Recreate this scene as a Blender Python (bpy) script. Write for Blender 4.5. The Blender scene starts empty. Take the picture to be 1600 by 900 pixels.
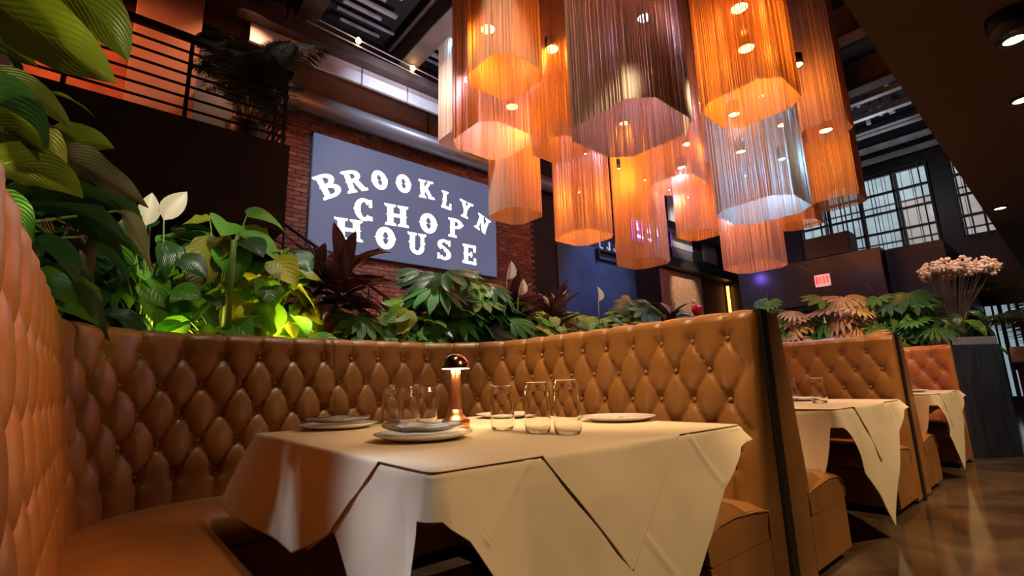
import bpy, math, random
from mathutils import Vector, Matrix, Quaternion, noise
S = bpy.context.scene
COL = S.collection
PI = math.pi

# ------------------------------------------------------------------ camera
def make_camera():
    yaw, pitch, roll = .862, .198, -.027
    F = Vector((math.cos(yaw)*math.cos(pitch), math.sin(yaw)*math.cos(pitch), math.sin(pitch)))
    r = Vector((math.sin(yaw), -math.cos(yaw), 0)); u = r.cross(F)
    c, s = math.cos(roll), math.sin(roll)
    R_, U_ = c*r + s*u, -s*r + c*u
    m = Matrix((R_, U_, -F)).transposed().to_4x4(); m.translation = (0, 0, .93)
    cd = bpy.data.cameras.new('camera'); cd.sensor_width = 36; cd.lens = 755.742*36/1600
    cd.clip_start = .02; cd.clip_end = 200
    o = bpy.data.objects.new('camera', cd); COL.objects.link(o); o.matrix_world = m
    S.camera = o
make_camera()

# ------------------------------------------------------------------ world + exposure
W = bpy.data.worlds.new('daylight'); S.world = W; W.use_nodes = True
bg = W.node_tree.nodes['Background']; bg.inputs[0].default_value = (.72, .82, .9, 1); bg.inputs[1].default_value = 1.3
vs = S.view_settings
vs.view_transform = 'Standard'; vs.look = 'None'; vs.gamma = 1; vs.use_curve_mapping = False
vs.exposure = 0.12

def lamp(kind, name, loc, col, power, target=None, angle=60, blend=.6, size=.06):
    d = bpy.data.lights.new(name, kind); d.color = col; d.energy = power
    if kind in ('SPOT', 'POINT'): d.shadow_soft_size = size
    if kind == 'SPOT': d.spot_size = math.radians(angle); d.spot_blend = blend
    o = bpy.data.objects.new(name, d); COL.objects.link(o); o.location = loc
    if target is not None:
        o.rotation_euler = (Vector(target) - Vector(loc)).to_track_quat('-Z', 'Y').to_euler()
    return o
WARM = (1, .68, .36); ORANGE = (1, .33, .025); COOL = (.72, .82, 1); VIOLET = (.58, .50, 1); ICE = (.12, .42, 1)
# unseen spots, no fixtures modelled, aimed at booths, plants and walls
lamp('SPOT', 'unseen_spot_light', (1.75, -.9, 2.93), WARM, 215, (1.25, 1.1, .45), 40, .7)
lamp('SPOT', 'unseen_spot_light', (.5, .9, 6.6), WARM, 1450, (2.25, 1.75, .95), 22, .6)
lamp('SPOT', 'unseen_spot_light', (1.3, 1.5, 6.9), WARM, 170, (1.25, 1.5, .76), 15, .9)  # added from straight above to brighten the table top
lamp('SPOT', 'unseen_spot_light', (.9, .3, 4.6), (1, .6, .3), 80, (1.8, 3.1, 1.0), 20, .8)
lamp('SPOT', 'unseen_spot_light', (-.1, 1.5, 5.2), (1, .55, .22), 14, (.6, 3.0, .8), 30, .9)  # dim spot added to graze the tufts of the left back
lamp('SPOT', 'unseen_spot_light', (1.0, -.1, 2.9), (1, .48, .15), 240, (-.12, 1.3, 1.15), 34, .8)
lamp('SPOT', 'unseen_spot_light', (-1.7, 2.3, 4.6), COOL, 800, (.5, 1.10, .62), 7, 1, .12)
lamp('SPOT', 'unseen_spot_light', (-2.0, 3.4, 4.3), COOL, 420, (.5, 1.80, .52), 3.5, 1, .08)
lamp('SPOT', 'unseen_spot_light', (4.2, -.9, 2.93), WARM, 210, (3.7, 1.2, .5), 55, .7)
lamp('SPOT', 'unseen_spot_light', (3.0, .6, 6.4), (1, .66, .42), 330, (4.75, 1.6, .95), 26, .6)
lamp('SPOT', 'unseen_spot_light', (6.7, -.9, 2.93), WARM, 200, (6.2, 1.2, .5), 55, .7)
lamp('SPOT', 'unseen_spot_light', (5.7, .45, 2.93), (1, .22, .13), 85, (7.2, 1.5, .95), 40, .6)
lamp('SPOT', 'unseen_spot_light', (5.6, .45, 2.93), (1, .72, .44), 260, (7.7, 2.0, 1.8), 52, .7)  # added at the soffit edge to lift the dark split leaf plants
lamp('SPOT', 'unseen_spot_light', (2.3, 2.75, 7.2), (1, .9, .74), 900, (2.7, 3.55, 1.5), 44, .8)
lamp('SPOT', 'unseen_spot_light', (.4, 2.75, 7.2), (1, .9, .72), 480, (.4, 3.6, 1.7), 30, .8)
lamp('SPOT', 'unseen_spot_light', (2.4, 5.0, 7.2), COOL, 620, (4.6, 8, 3.4), 66, .8)
lamp('SPOT', 'unseen_spot_light', (7.0, -.7, 2.93), (1, .95, .9), 75, (7.8, .8, .7), 40, .8)  # added so the charcoal end panel is not left black
for x in (.15, .95, 1.75, 2.55, 3.4, 4.5): lamp('SPOT', 'unseen_spot_light', (x, .75, 3.7), (1, .92, .70), 330 if x < 4 else 260, (x+.1, 3.55, 1.86), 17, .7)  # narrow spots added to light leaf fronts and spathes, clear of the booth back
lamp('SPOT', 'unseen_spot_light', (.45, .2, 2.93), (1, .90, .45), 120, (-.12, 2.0, 2.35), 44, .8)  # added to brighten the big leaves on the left
lamp('SPOT', 'unseen_spot_light', (4.0, 3.6, 5.0), COOL, 170, (4.2, 7.2, 6.15), 50, .8)  # cool spot added to whiten the sheet panels
lamp('SPOT', 'unseen_spot_light', (3.2, 5.4, 6.6), (1, .62, .5), 170, (4.5, 8, 2.6), 80, .8)
lamp('SPOT', 'unseen_spot_light', (10.0, 5.0, 6.8), (.35, .5, 1), 900, (9.9, 8, 3.3), 44, .8)
lamp('SPOT', 'unseen_spot_light', (13.5, 5.6, 5.6), (1, .72, .45), 420, (14.0, 8, 3.6), 34, .6)

# ------------------------------------------------------------------ helpers
class MB:
    def __init__(s): s.v = []; s.f = []
    def add(s, vs, fs):
        n = len(s.v); s.v += [tuple(p) for p in vs]; s.f += [tuple(i + n for i in f) for f in fs]; return s
    def box(s, c, d, rz=0, m=None):
        hx, hy, hz = d[0]/2, d[1]/2, d[2]/2
        P = [Vector((a*hx, b*hy, e*hz)) for e in (-1, 1) for a, b in ((-1, -1), (1, -1), (1, 1), (-1, 1))]
        R = m if m else Matrix.Rotation(rz, 3, 'Z')
        return s.add([Vector(c) + R @ p for p in P], [(3, 2, 1, 0), (4, 5, 6, 7), (0, 1, 5, 4), (1, 2, 6, 5), (2, 3, 7, 6), (3, 0, 4, 7)])
    def bb(s, x0, x1, y0, y1, z0, z1): return s.box(((x0+x1)/2, (y0+y1)/2, (z0+z1)/2), (abs(x1-x0), abs(y1-y0), abs(z1-z0)))
    def bar(s, a, b, w, h=None):
        a, b = Vector(a), Vector(b); h = h or w; d = b - a; L = d.length
        q = d.to_track_quat('Z', 'Y').to_matrix()
        return s.box((a+b)/2, (w, h, L), m=q)
    def tube(s, pts, r, n=6, cap=True):
        pts = [Vector(p) for p in pts]; k = len(pts); rs = r if isinstance(r, (list, tuple)) else [r]*k
        vs = []; fs = []
        for i, p in enumerate(pts):
            t = (pts[min(i+1, k-1)] - pts[max(i-1, 0)]).normalized()
            a = t.cross(Vector((0, 0, 1))) if abs(t.z) < .95 else t.cross(Vector((1, 0, 0)))
            a.normalize(); b = t.cross(a)
            for j in range(n):
                th = 2*PI*j/n; vs.append(p + (a*math.cos(th) + b*math.sin(th))*rs[i])
        for i in range(k-1):
            for j in range(n): fs.append((i*n+j, i*n+(j+1) % n, (i+1)*n+(j+1) % n, (i+1)*n+j))
        if cap: fs.append(tuple(range(n-1, -1, -1))); fs.append(tuple((k-1)*n+j for j in range(n)))
        return s.add(vs, fs)
    def lathe(s, prof, n=24, c=(0, 0, 0)):
        vs = []; fs = []; k = len(prof)
        for r, z in prof:
            for j in range(n):
                th = 2*PI*j/n; vs.append((c[0]+r*math.cos(th), c[1]+r*math.sin(th), c[2]+z))
        for i in range(k-1):
            for j in range(n): fs.append((i*n+j, i*n+(j+1) % n, (i+1)*n+(j+1) % n, (i+1)*n+j))
        return s.add(vs, fs)
    def prism(s, poly, z0, z1):
        n = len(poly); vs = [(x, y, z0) for x, y in poly] + [(x, y, z1) for x, y in poly]
        fs = [tuple(range(n-1, -1, -1)), tuple(range(n, 2*n))] + [(i, (i+1) % n, n+(i+1) % n, n+i) for i in range(n)]
        return s.add(vs, fs)
    def mesh(s, name, mat=None, smooth=False):
        me = bpy.data.meshes.new(name); me.from_pydata([tuple(p) for p in s.v], [], s.f)
        if mat:
            for m in (mat if isinstance(mat, (list, tuple)) else [mat]): me.materials.append(m)
        if smooth: me.polygons.foreach_set('use_smooth', [True]*len(me.polygons))
        me.update(); return me
    def build(s, name, mat, parent=None, smooth=False): return link(name, s.mesh(name, mat, smooth), parent)

def link(name, me, parent=None, mw=None):
    o = bpy.data.objects.new(name, me); COL.objects.link(o)
    if parent is not None:
        o.parent = parent
        if parent.get('_off'): o.location = -Vector(parent['_off'])
    if mw is not None:
        o.matrix_basis = (Matrix.Translation(-Vector(parent['_off'])) if parent is not None and parent.get('_off') else Matrix()) @ mw
    return o
def tag(o, label, cat, group=None, kind=None):
    if label: o['label'] = label
    if cat: o['category'] = cat
    if group: o['group'] = group
    if kind: o['kind'] = kind
    return o
def thing(name, label, cat, base=(0, 0, 0), group=None):
    """an Empty at the thing's base; parts are given in world coordinates"""
    o = bpy.data.objects.new(name, None); COL.objects.link(o); o.location = base
    o.empty_display_size = .1; o['_off'] = tuple(base)
    return tag(o, label, cat, group)
def struct(o): o['kind'] = 'structure'; return o
def autosmooth(o, deg=35):
    for p in o.data.polygons: p.use_smooth = True
    try: o.data.set_sharp_from_angle(angle=math.radians(deg))
    except Exception: pass
    return o
def bevel(o, w=.01, seg=2):
    m = o.modifiers.new('bevel', 'BEVEL'); m.width = w; m.segments = seg; m.limit_method = 'ANGLE'; return o
def smoothstep(a, b, x):
    t = min(1, max(0, (x-a)/(b-a))); return t*t*(3-2*t)
def interp(tab, x):
    if x <= tab[0][0]: return tab[0][1]
    for (a, u), (b, v) in zip(tab, tab[1:]):
        if x <= b: return u + (v-u)*(x-a)/(b-a) if b > a else v
    return tab[-1][1]

# ------------------------------------------------------------------ materials
def mat(name, col, rough=.5, metal=0, spec=.5, emit=None, estr=0, noise_amt=0, noise_scale=8, col2=None, bump=0, bump_scale=60, transl=0, coat=0, coords='Object', stretch=None, sheen=0):
    m = bpy.data.materials.new(name); m.use_nodes = True; nt = m.node_tree; N = nt.nodes; L = nt.links
    b = N['Principled BSDF']
    b.inputs['Base Color'].default_value = (*col, 1); b.inputs['Roughness'].default_value = rough
    b.inputs['Metallic'].default_value = metal; b.inputs['Specular IOR Level'].default_value = spec
    if coat: b.inputs['Coat Weight'].default_value = coat; b.inputs['Coat Roughness'].default_value = .15
    if sheen: b.inputs['Sheen Weight'].default_value = sheen
    if emit: b.inputs['Emission Color'].default_value = (*emit, 1); b.inputs['Emission Strength'].default_value = estr
    if noise_amt or bump:
        tc = N.new('ShaderNodeTexCoord'); vec = tc.outputs[coords]
        if stretch:
            mp = N.new('ShaderNodeMapping'); mp.inputs['Scale'].default_value = stretch; L.new(vec, mp.inputs[0]); vec = mp.outputs[0]
    if noise_amt:
        nz = N.new('ShaderNodeTexNoise'); nz.inputs['Scale'].default_value = noise_scale; nz.inputs['Detail'].default_value = 6; L.new(vec, nz.inputs[0])
        cr = N.new('ShaderNodeValToRGB'); c2 = col2 or tuple(c*(1-noise_amt) for c in col)
        cr.color_ramp.elements[0].color = (*c2, 1); cr.color_ramp.elements[1].color = (*col, 1)
        cr.color_ramp.elements[0].position = .35; cr.color_ramp.elements[1].position = .65
        L.new(nz.outputs['Fac'], cr.inputs[0]); L.new(cr.outputs[0], b.inputs['Base Color'])
    if bump:
        n2 = N.new('ShaderNodeTexNoise'); n2.inputs['Scale'].default_value = bump_scale; n2.inputs['Detail'].default_value = 4; L.new(vec, n2.inputs[0])
        bp = N.new('ShaderNodeBump'); bp.inputs['Strength'].default_value = bump; bp.inputs['Distance'].default_value = .01
        L.new(n2.outputs['Fac'], bp.inputs['Height']); L.new(bp.outputs[0], b.inputs['Normal'])
    if transl:
        t = N.new('ShaderNodeBsdfTranslucent'); mx = N.new('ShaderNodeMixShader'); mx.inputs[0].default_value = transl
        t.inputs[0].default_value = (*[min(1, c*1.6) for c in col], 1)
        L.new(b.outputs[0], mx.inputs[1]); L.new(t.outputs[0], mx.inputs[2]); L.new(mx.outputs[0], N['Material Output'].inputs[0])
    return m
def leafmat(name, col, vein, rough=.35, transl=.3, freq=9, amt=.5):
    """leaf with a pale midrib and side veins, in the leaf's own u (across) / v (along) coordinates"""
    m = mat(name, col, rough, transl=transl); nt = m.node_tree; N = nt.nodes; L = nt.links; b = N['Principled BSDF']
    uv = N.new('ShaderNodeTexCoord'); sx = N.new('ShaderNodeSeparateXYZ'); L.new(uv.outputs['UV'], sx.inputs[0])
    a = N.new('ShaderNodeMath'); a.operation = 'SUBTRACT'; L.new(sx.outputs[0], a.inputs[0]); a.inputs[1].default_value = .5
    ab = N.new('ShaderNodeMath'); ab.operation = 'ABSOLUTE'; L.new(a.outputs[0], ab.inputs[0])
    k = N.new('ShaderNodeMath'); k.operation = 'MULTIPLY_ADD'; L.new(ab.outputs[0], k.inputs[0]); k.inputs[1].default_value = -1.1; L.new(sx.outputs[1], k.inputs[2])
    fr = N.new('ShaderNodeMath'); fr.operation = 'MULTIPLY'; L.new(k.outputs[0], fr.inputs[0]); fr.inputs[1].default_value = freq*2*PI
    sn = N.new('ShaderNodeMath'); sn.operation = 'SINE'; L.new(fr.outputs[0], sn.inputs[0])
    rp = N.new('ShaderNodeMapRange'); rp.inputs[1].default_value = .4; rp.inputs[2].default_value = 1; rp.inputs[4].default_value = amt*.55; L.new(sn.outputs[0], rp.inputs[0])
    mid = N.new('ShaderNodeMapRange'); mid.inputs[1].default_value = .03; mid.inputs[2].default_value = .0; L.new(ab.outputs[0], mid.inputs[0])
    mx = N.new('ShaderNodeMath'); mx.operation = 'MAXIMUM'; L.new(rp.outputs[0], mx.inputs[0]); L.new(mid.outputs[0], mx.inputs[1])
    oi = N.new('ShaderNodeObjectInfo'); hs = N.new('ShaderNodeHueSaturation')
    v = N.new('ShaderNodeMapRange'); v.inputs[3].default_value = .65; v.inputs[4].default_value = 1.3; L.new(oi.outputs['Random'], v.inputs[0]); L.new(v.outputs[0], hs.inputs['Value'])
    h = N.new('ShaderNodeMapRange'); h.inputs[3].default_value = .485; h.inputs[4].default_value = .515; L.new(oi.outputs['Random'], h.inputs[0]); L.new(h.outputs[0], hs.inputs['Hue'])
    cm = N.new('ShaderNodeMix'); cm.data_type = 'RGBA'; L.new(mx.outputs[0], cm.inputs[0]); cm.inputs[6].default_value = (*col, 1); cm.inputs[7].default_value = (*vein, 1)
    L.new(cm.outputs[2], hs.inputs['Color']); L.new(hs.outputs[0], b.inputs['Base Color'])
    for n in N:
        if n.type == 'BSDF_TRANSLUCENT': L.new(hs.outputs[0], n.inputs[0])
    bp = N.new('ShaderNodeBump'); bp.inputs['Strength'].default_value = .2; bp.inputs['Distance'].default_value = .006
    L.new(sn.outputs[0], bp.inputs['Height']); L.new(bp.outputs[0], b.inputs['Normal'])
    return m

M = {}
M['leather'] = mat('caramel leather', (.36, .155, .042), .36, noise_amt=.22, noise_scale=5, bump=.12, bump_scale=220, spec=.5)
M['button'] = mat('leather button', (.40, .19, .065), .32)
M['black'] = mat('black lacquer', (.012, .011, .011), .45)
M['cloth'] = mat('cream tablecloth', (.80, .66, .46), .85, noise_amt=.08, noise_scale=3, bump=.10, bump_scale=500, sheen=.2)
M['cloth2'] = M['cloth']
M['wood'] = mat('table wood', (.10, .05, .025), .5, noise_amt=.4, noise_scale=6, stretch=(1, 8, 1))
M['copper'] = mat('polished copper', (.80, .37, .20), .16, metal=1)
M['copper2'] = mat('satin copper', (.80, .36, .18), .34, metal=1)
M['opal'] = mat('glowing diffuser', (1, .85, .6), .4, emit=(1, .74, .36), estr=14)
M['glass'] = mat('clear glass', (1, 1, 1), .02)
g = M['glass'].node_tree.nodes['Principled BSDF']; g.inputs['Transmission Weight'].default_value = 1; g.inputs['IOR'].default_value = 1.45
M['plate'] = mat('glazed white plate', (.78, .74, .68), .18, coat=.5)
M['napkin'] = mat('glassy grey salad plate', (.50, .47, .45), .12, noise_amt=.6, noise_scale=16, col2=(.20, .20, .26), coat=.6)
M['print'] = mat('dark blue plate pattern', (.10, .10, .22), .3)
M['brickA'] = mat('red brick', (.25, .10, .072), .85, noise_amt=.35, noise_scale=9, bump=.3, bump_scale=40)
M['brickB'] = mat('brown brick', (.19, .080, .060), .85, noise_amt=.35, noise_scale=9, bump=.3, bump_scale=40)
M['brickC'] = mat('light red brick', (.31, .135, .098), .85, noise_amt=.3, noise_scale=9, bump=.3, bump_scale=40)
M['mortar'] = mat('mortar', (.16, .07, .05), .95, bump=.2, bump_scale=60)
M['dark'] = mat('dark painted wall', (.022, .017, .016), .75, noise_amt=.3, noise_scale=2)
M['fascia'] = mat('dark brown fascia', (.016, .010, .010), .7, noise_amt=.3, noise_scale=1.5)
M['ceil'] = mat('black ceiling', (.014, .012, .013), .85)
M['beam'] = mat('brown steel beam', (.085, .05, .04), .7, noise_amt=.4, noise_scale=3)
M['joist'] = mat('grey steel joist', (.42, .42, .44), .6, noise_amt=.4, noise_scale=4)
M['deck'] = mat('grey ceiling slat', (.38, .35, .40), .7, noise_amt=.5, noise_scale=5)
M['sheet'] = mat('white sheet panel', (.62, .60, .64), .6, noise_amt=.2, noise_scale=3)
M['duct'] = mat('painted round duct', (.16, .16, .19), .4, metal=.3)
M['soffit'] = mat('brown plaster soffit', (.085, .048, .028), .9, noise_amt=.15, noise_scale=1.2)
M['screen'] = mat('lit blue grey screen', (.02, .02, .03), .5, emit=(.085, .105, .19), estr=1.0)
M['letter'] = mat('glowing white letter', (1, 1, 1), .5, emit=(1, .98, .95), estr=2.2)
M['rail'] = mat('black steel railing', (.02, .016, .014), .5, metal=.3)
M['tan'] = mat('tan plaster column', (.34, .19, .13), .9, noise_amt=.2, noise_scale=2)
M['redwall'] = mat('red brick wall base', (.34, .12, .075), .9, noise_amt=.3, noise_scale=4)
M['chain'] = mat('bronze bead chain', (.62, .42, .27), .55, metal=.0, spec=.3, transl=.25)
M['lens_o'] = mat('amber lamp lens', (1, .8, .4), .3, emit=(1, .66, .20), estr=22)
M['lens_w'] = mat('cool lamp lens', (1, 1, 1), .3, emit=(.80, .84, 1), estr=22)
M['can'] = mat('black lamp can', (.02, .02, .02), .4, metal=.5)
M['soil'] = mat('dark soil', (.02, .013, .009), .95, bump=.6, bump_scale=40)
M['planter'] = mat('dark planter', (.025, .022, .021), .5)
M['stone'] = mat('rough travertine', (.55, .34, .22), .9, bump=1, bump_scale=7, noise_amt=.4, noise_scale=9, stretch=(1, 1, 3))
M['bluelit_wall'] = mat('blue lit black wall', (.055, .075, .13), .4, noise_amt=.4, noise_scale=1.3)  # blue light on a black wall, put into its base colour
M['marble'] = mat('dark veined marble', (.022, .012, .019), .3, noise_amt=.3, noise_scale=3)
M['vein'] = mat('marble vein', (.16, .13, .14), .4)
M['exit'] = mat('lit exit sign', (.6, .25, .22), .4, emit=(.75, .36, .34), estr=.8)
M['exitred'] = mat('red exit lettering', (.8, .05, .02), .4, emit=(1, .05, .02), estr=1.5)
M['led'] = mat('violet led screen', (.05, .02, .1), .4, emit=(.20, .03, .75), estr=6.0)
M['ledtext'] = mat('white led lettering', (1, 1, 1), .4, emit=(.85, .75, 1), estr=16.0)
M['orangeled'] = mat('orange led strip', (1, .4, .1), .4, emit=(1, .32, .06), estr=5)
M['curtain'] = mat('sheer grey curtain strip', (.10, .11, .11), .9, transl=.3)
M['facade1'] = mat('pale facade panel', (.70, .80, .80), .8, noise_amt=.3, noise_scale=1.2)
M['facade2'] = mat('beige facade panel', (.74, .60, .50), .8, noise_amt=.3, noise_scale=1.2)
M['pane'] = mat('window pane', (.9, .95, .95), .05)
pn = M['pane'].node_tree; tb = pn.nodes.new('ShaderNodeBsdfTransparent'); mxp = pn.nodes.new('ShaderNodeMixShader'); mxp.inputs[0].default_value = .08
pn.links.new(tb.outputs[0], mxp.inputs[1]); pn.links.new(pn.nodes['Principled BSDF'].outputs[0], mxp.inputs[2]); pn.links.new(mxp.outputs[0], pn.nodes['Material Output'].inputs[0])
M['woodpanel'] = mat('charcoal oak panel', (.050, .056, .066), .42, noise_amt=.45, noise_scale=4, stretch=(5, 5, .7), bump=.1, bump_scale=30)
M['ledge'] = mat('grey ledge', (.30, .24, .24), .5)
M['white'] = mat('white wall panel', (.75, .70, .64), .8)
M['petal'] = mat('dusty white blossom', (.85, .66, .58), .8, transl=.15)
M['spathe'] = mat('cream spathe', (.85, .78, .66), .5, transl=.25)
M['stem'] = mat('green stem', (.14, .26, .035), .5)
M['stemdark'] = mat('brown stem', (.10, .065, .045), .7)
M['lf_lily'] = leafmat('broad green leaf', (.15, .205, .014), (.22, .27, .03), .38, .35, 10)
M['lf_dark'] = leafmat('dark green leaf', (.020, .070, .020), (.035, .10, .03), .3, .2, 9)
M['lf_lime'] = leafmat('lime heart leaf', (.12, .33, .03), (.20, .42, .06), .35, .4, 6)
M['lf_yellow'] = leafmat('yellow green leaf', (.34, .36, .035), (.45, .42, .07), .4, .4, 6)
M['lf_red'] = leafmat('burgundy leaf', (.085, .024, .028), (.17, .05, .05), .35, .15, 4)
M['lf_fatsia'] = leafmat('palmate leaf', (.050, .17, .020), (.10, .24, .04), .5, .3, 6)
M['lf_copper'] = leafmat('copper toned split leaf', (.42, .22, .09), (.52, .30, .14), .4, .2, 8)
M['lf_palm'] = leafmat('palm frond', (.030, .055, .015), (.045, .075, .025), .4, .15, 3)
M['lf_dry'] = leafmat('withered grey green leaf', (.16, .145, .085), (.26, .22, .15), .55, .2, 11)
# polished concrete floor
fm = mat('polished brown concrete', (.20, .125, .07), .14, spec=.6); nt = fm.node_tree; N = nt.nodes; L = nt.links
tc = N.new('ShaderNodeTexCoord'); n1 = N.new('ShaderNodeTexNoise'); n1.inputs['Scale'].default_value = 1.6; n1.inputs['Detail'].default_value = 8; n1.inputs['Distortion'].default_value = 1.2
L.new(tc.outputs['Object'], n1.inputs[0]); cr = N.new('ShaderNodeValToRGB')
cr.color_ramp.elements[0].color = (.045, .024, .012, 1); cr.color_ramp.elements[0].position = .3; cr.color_ramp.elements[1].color = (.20, .13, .075, 1); cr.color_ramp.elements[1].position = .72
L.new(n1.outputs['Fac'], cr.inputs[0]); L.new(cr.outputs[0], N['Principled BSDF'].inputs['Base Color'])
mr = N.new('ShaderNodeMapRange'); mr.inputs[3].default_value = .03; mr.inputs[4].default_value = .20; L.new(n1.outputs['Fac'], mr.inputs[0]); L.new(mr.outputs[0], N['Principled BSDF'].inputs['Roughness'])
M['floor'] = fm

# ------------------------------------------------------------------ room shell
XF, YL, ZC = 17.0, 8.0, 7.5        # far wall, left wall, ceiling
struct(MB().bb(-5, XF, -5, YL, -.1, 0).build('floor', M['floor']))
struct(MB().bb(-5, XF, -5, YL+.3, ZC, ZC+.1).build('ceiling', M['ceil']))
struct(MB().bb(-5.2, -5, -5, YL, 0, ZC).build('wall_back', M['dark']))
struct(MB().bb(-5, XF, -5.2, -5, 0, ZC).build('wall_right', M['dark']))
struct(MB().bb(-5, XF, -5, .55, 3.0, 3.16).build('trim_1', M['soffit']))       # low ceiling over the aisle
# left wall: mortar bed behind the bricks, then dark wall beyond
wl = struct(MB().bb(-5, 7.45, YL, YL+.3, 0, ZC).build('wall_left', M['mortar']))
struct(MB().bb(7.32, XF, YL-.018, YL+.3, 0, ZC).build('wall_left_far', M['dark']))
rng = random.Random(3)
brick_me = [MB().box((0, 0, 0), (.205, .022, .066)).mesh('brick', M[k]) for k in ('brickA', 'brickB', 'brickC')]
cnt = 0; rest = [MB(), MB(), MB()]
rows = int((5.9-1.2)/.076)
cand = []
for r in range(rows):
    z = 1.2 + .038 + r*.076
    x = 1.2 + (.108 if r % 2 else 0)
    while x < 7.36:
        x0, x1 = x, x + .216
        hidden = (2.5 < x < 6.3 and 3.24 < z < 5.2)
        if not hidden: cand.append((x+.108, z))
        x += .216
cand.sort(key=lambda p: (p[0]**2 + 64))
near = [p for p in cand if p[1] > 1.75 and ((p[0] < 2.45 and p[1] < 5.0 and p[0] > 1.5) or p[1] < 3.3)]
keep = set(near[:300])
for p in cand:
    k = rng.choice((0, 0, 1, 1, 2)); y = YL - .011 + rng.uniform(-.004, .004)
    if p in keep:
        link('brick', brick_me[k], wl, Matrix.Translation((p[0], y, p[1])))
    else: rest[k].box((p[0], y, p[1]), (.205, .022, .066))
for k in range(3):
    o = rest[k].build('bricks', M[('brickA', 'brickB', 'brickC')[k]], wl); o['kind'] = 'stuff'
# red brick cladding of the upper gallery back wall is part of the same wall, to the left
o = MB().bb(-5, 1.2, YL-.03, YL, 3.9, ZC).build('gallery_wall_facing', M['redwall'], wl)

# far wall with two windows
fw = MB()
WY = [(1.95, 5.35), (.2, 1.55)]   # openings in Y
Z0, Z1 = 4.42, 6.72
fw.bb(XF, XF+.3, -5, YL, 0, Z0); fw.bb(XF, XF+.3, -5, YL, Z1, ZC)
for a, b in ((-5, .2), (1.55, 1.95), (5.35, YL)): fw.bb(XF, XF+.3, a, b, Z0, Z1)
struct(fw.build('wall_far', M['black']))
for wi, (ya, yb) in enumerate(WY):
    w = struct(MB().bb(XF+.02, XF+.1, ya, ya+.05, Z0, Z1).bb(XF+.02, XF+.1, yb-.05, yb, Z0, Z1).bb(XF+.02, XF+.1, ya, yb, Z0, Z0+.05).bb(XF+.02, XF+.1, ya, yb, Z1-.05, Z1).build('window_%d' % (wi+1), M['black']))
    zs = [Z0, 4.98, 5.56, 6.14, Z1]; n = max(2, round((yb-ya)/.85)); ys = [ya + (yb-ya)*i/n for i in range(n+1)]
    for z in zs[1:-1]: MB().bb(XF+.0, XF+.09, ya, yb, z-.03, z+.03).build('glazing_bar', M['black'], w)
    for y in ys[1:-1]: MB().bb(XF+.0, XF+.09, y-.03, y+.03, Z0, Z1).build('glazing_bar', M['black'], w)
    for za, zb in zip(zs, zs[1:]):
        for u, v in zip(ys, ys[1:]): MB().bb(XF+.06, XF+.066, u, v, za, zb).build('pane', M['pane'], w)
    cur = thing('sheer_curtain', ['thin dark sheer curtain strips across the wide upper window', 'thin dark sheer curtain strips across the narrow upper window beside the soffit'][wi], 'curtain', (XF-.12, (ya+yb)/2, Z0-.1), 'sheer curtains on the upper windows')
    MB().bb(XF-.14, XF-.11, ya-.05, yb+.05, Z1+.0, Z1+.04).bb(XF-.12, XF+.005, ya-.04, ya-.02, Z1, Z1+.04).bb(XF-.12, XF+.005, yb+.02, yb+.04, Z1, Z1+.04).build('curtain_rod', M['black'], cur)
    y = ya+.03
    while y < yb:
        wd = rng.choice((.012, .02, .035, .05)); MB().bb(XF-.13, XF-.12, y, y+wd, Z0-.05, Z1).build('curtain_strip', M['curtain'], cur); y += wd + rng.choice((.03, .07, .12, .2))
    for k in range(int((yb-ya)/.25)):
        MB().tube([(XF-.12, ya+.12+k*.25, Z1+.02), (XF-.12, ya+.12+k*.25, Z1+.10)], .02, 6).build('curtain_ring', M['black'], cur)
# building across the street, seen through the windows
ff = thing('street_facade', 'pale glass and beige stone building front seen through upper windows', 'building', (XF+6, 3, 0))
k = 0
for j in range(14):
    for i in range(5):
        z0 = 3+i*1.5; k += 1
        MB().bb(XF+6, XF+6.15, -8+j*1.3, -8+j*1.3+1.22, z0, z0+1.42).build('facade_panel', M['facade1' if rng.random() < .6 else 'facade2'], ff)
MB().bb(XF+6.2, XF+6.4, -9, 11, 0, 11).build('facade_backing', M['woodpanel'], ff)

# ------------------------------------------------------------------ booths
def upath(x0, x1, yb, ye, r, step, ye0=None):
    ye0 = ye if ye0 is None else ye0
    """U from (x0,ye) up to the back and down to (x1,ye): list of (point, outward normal, s)"""
    out = []; s = 0
    def seg(a, b, n):
        nonlocal s
        a, b = Vector(a), Vector(b); L_ = (b-a).length; k = max(1, round(L_/step))
        for i in range(k): out.append((a + (b-a)*i/k, Vector(n), s + L_*i/k))
        s += L_
    def arc(c, a0, a1):
        nonlocal s
        # arc measured on a mid radius so that tufts keep their width
        L_ = abs(a1-a0)*(r+.05); k = max(2, round(L_/step))
        for i in range(k):
            t = a0 + (a1-a0)*i/k; n = Vector((math.cos(t), math.sin(t))); out.append((Vector(c)+n*r, n, s + L_*i/k))
        s += L_
    seg((x0, ye0), (x0, yb-r), (-1, 0)); arc((x0+r, yb-r), PI, PI/2); seg((x0+r, yb), (x1-r, yb), (0, 1)); arc((x1-r, yb-r), PI/2, 0); seg((x1, yb-r), (x1, ye), (1, 0))
    out.append((Vector((x1, ye)), Vector((1, 0)), s)); return out, s
CW, RH = .18, .28            # tuft column width, full diamond height
ZS, ZT = .395, 1.245         # seat line, top of the backrest
ROWS = [1.12, .98, .84, .70, .56]
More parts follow.
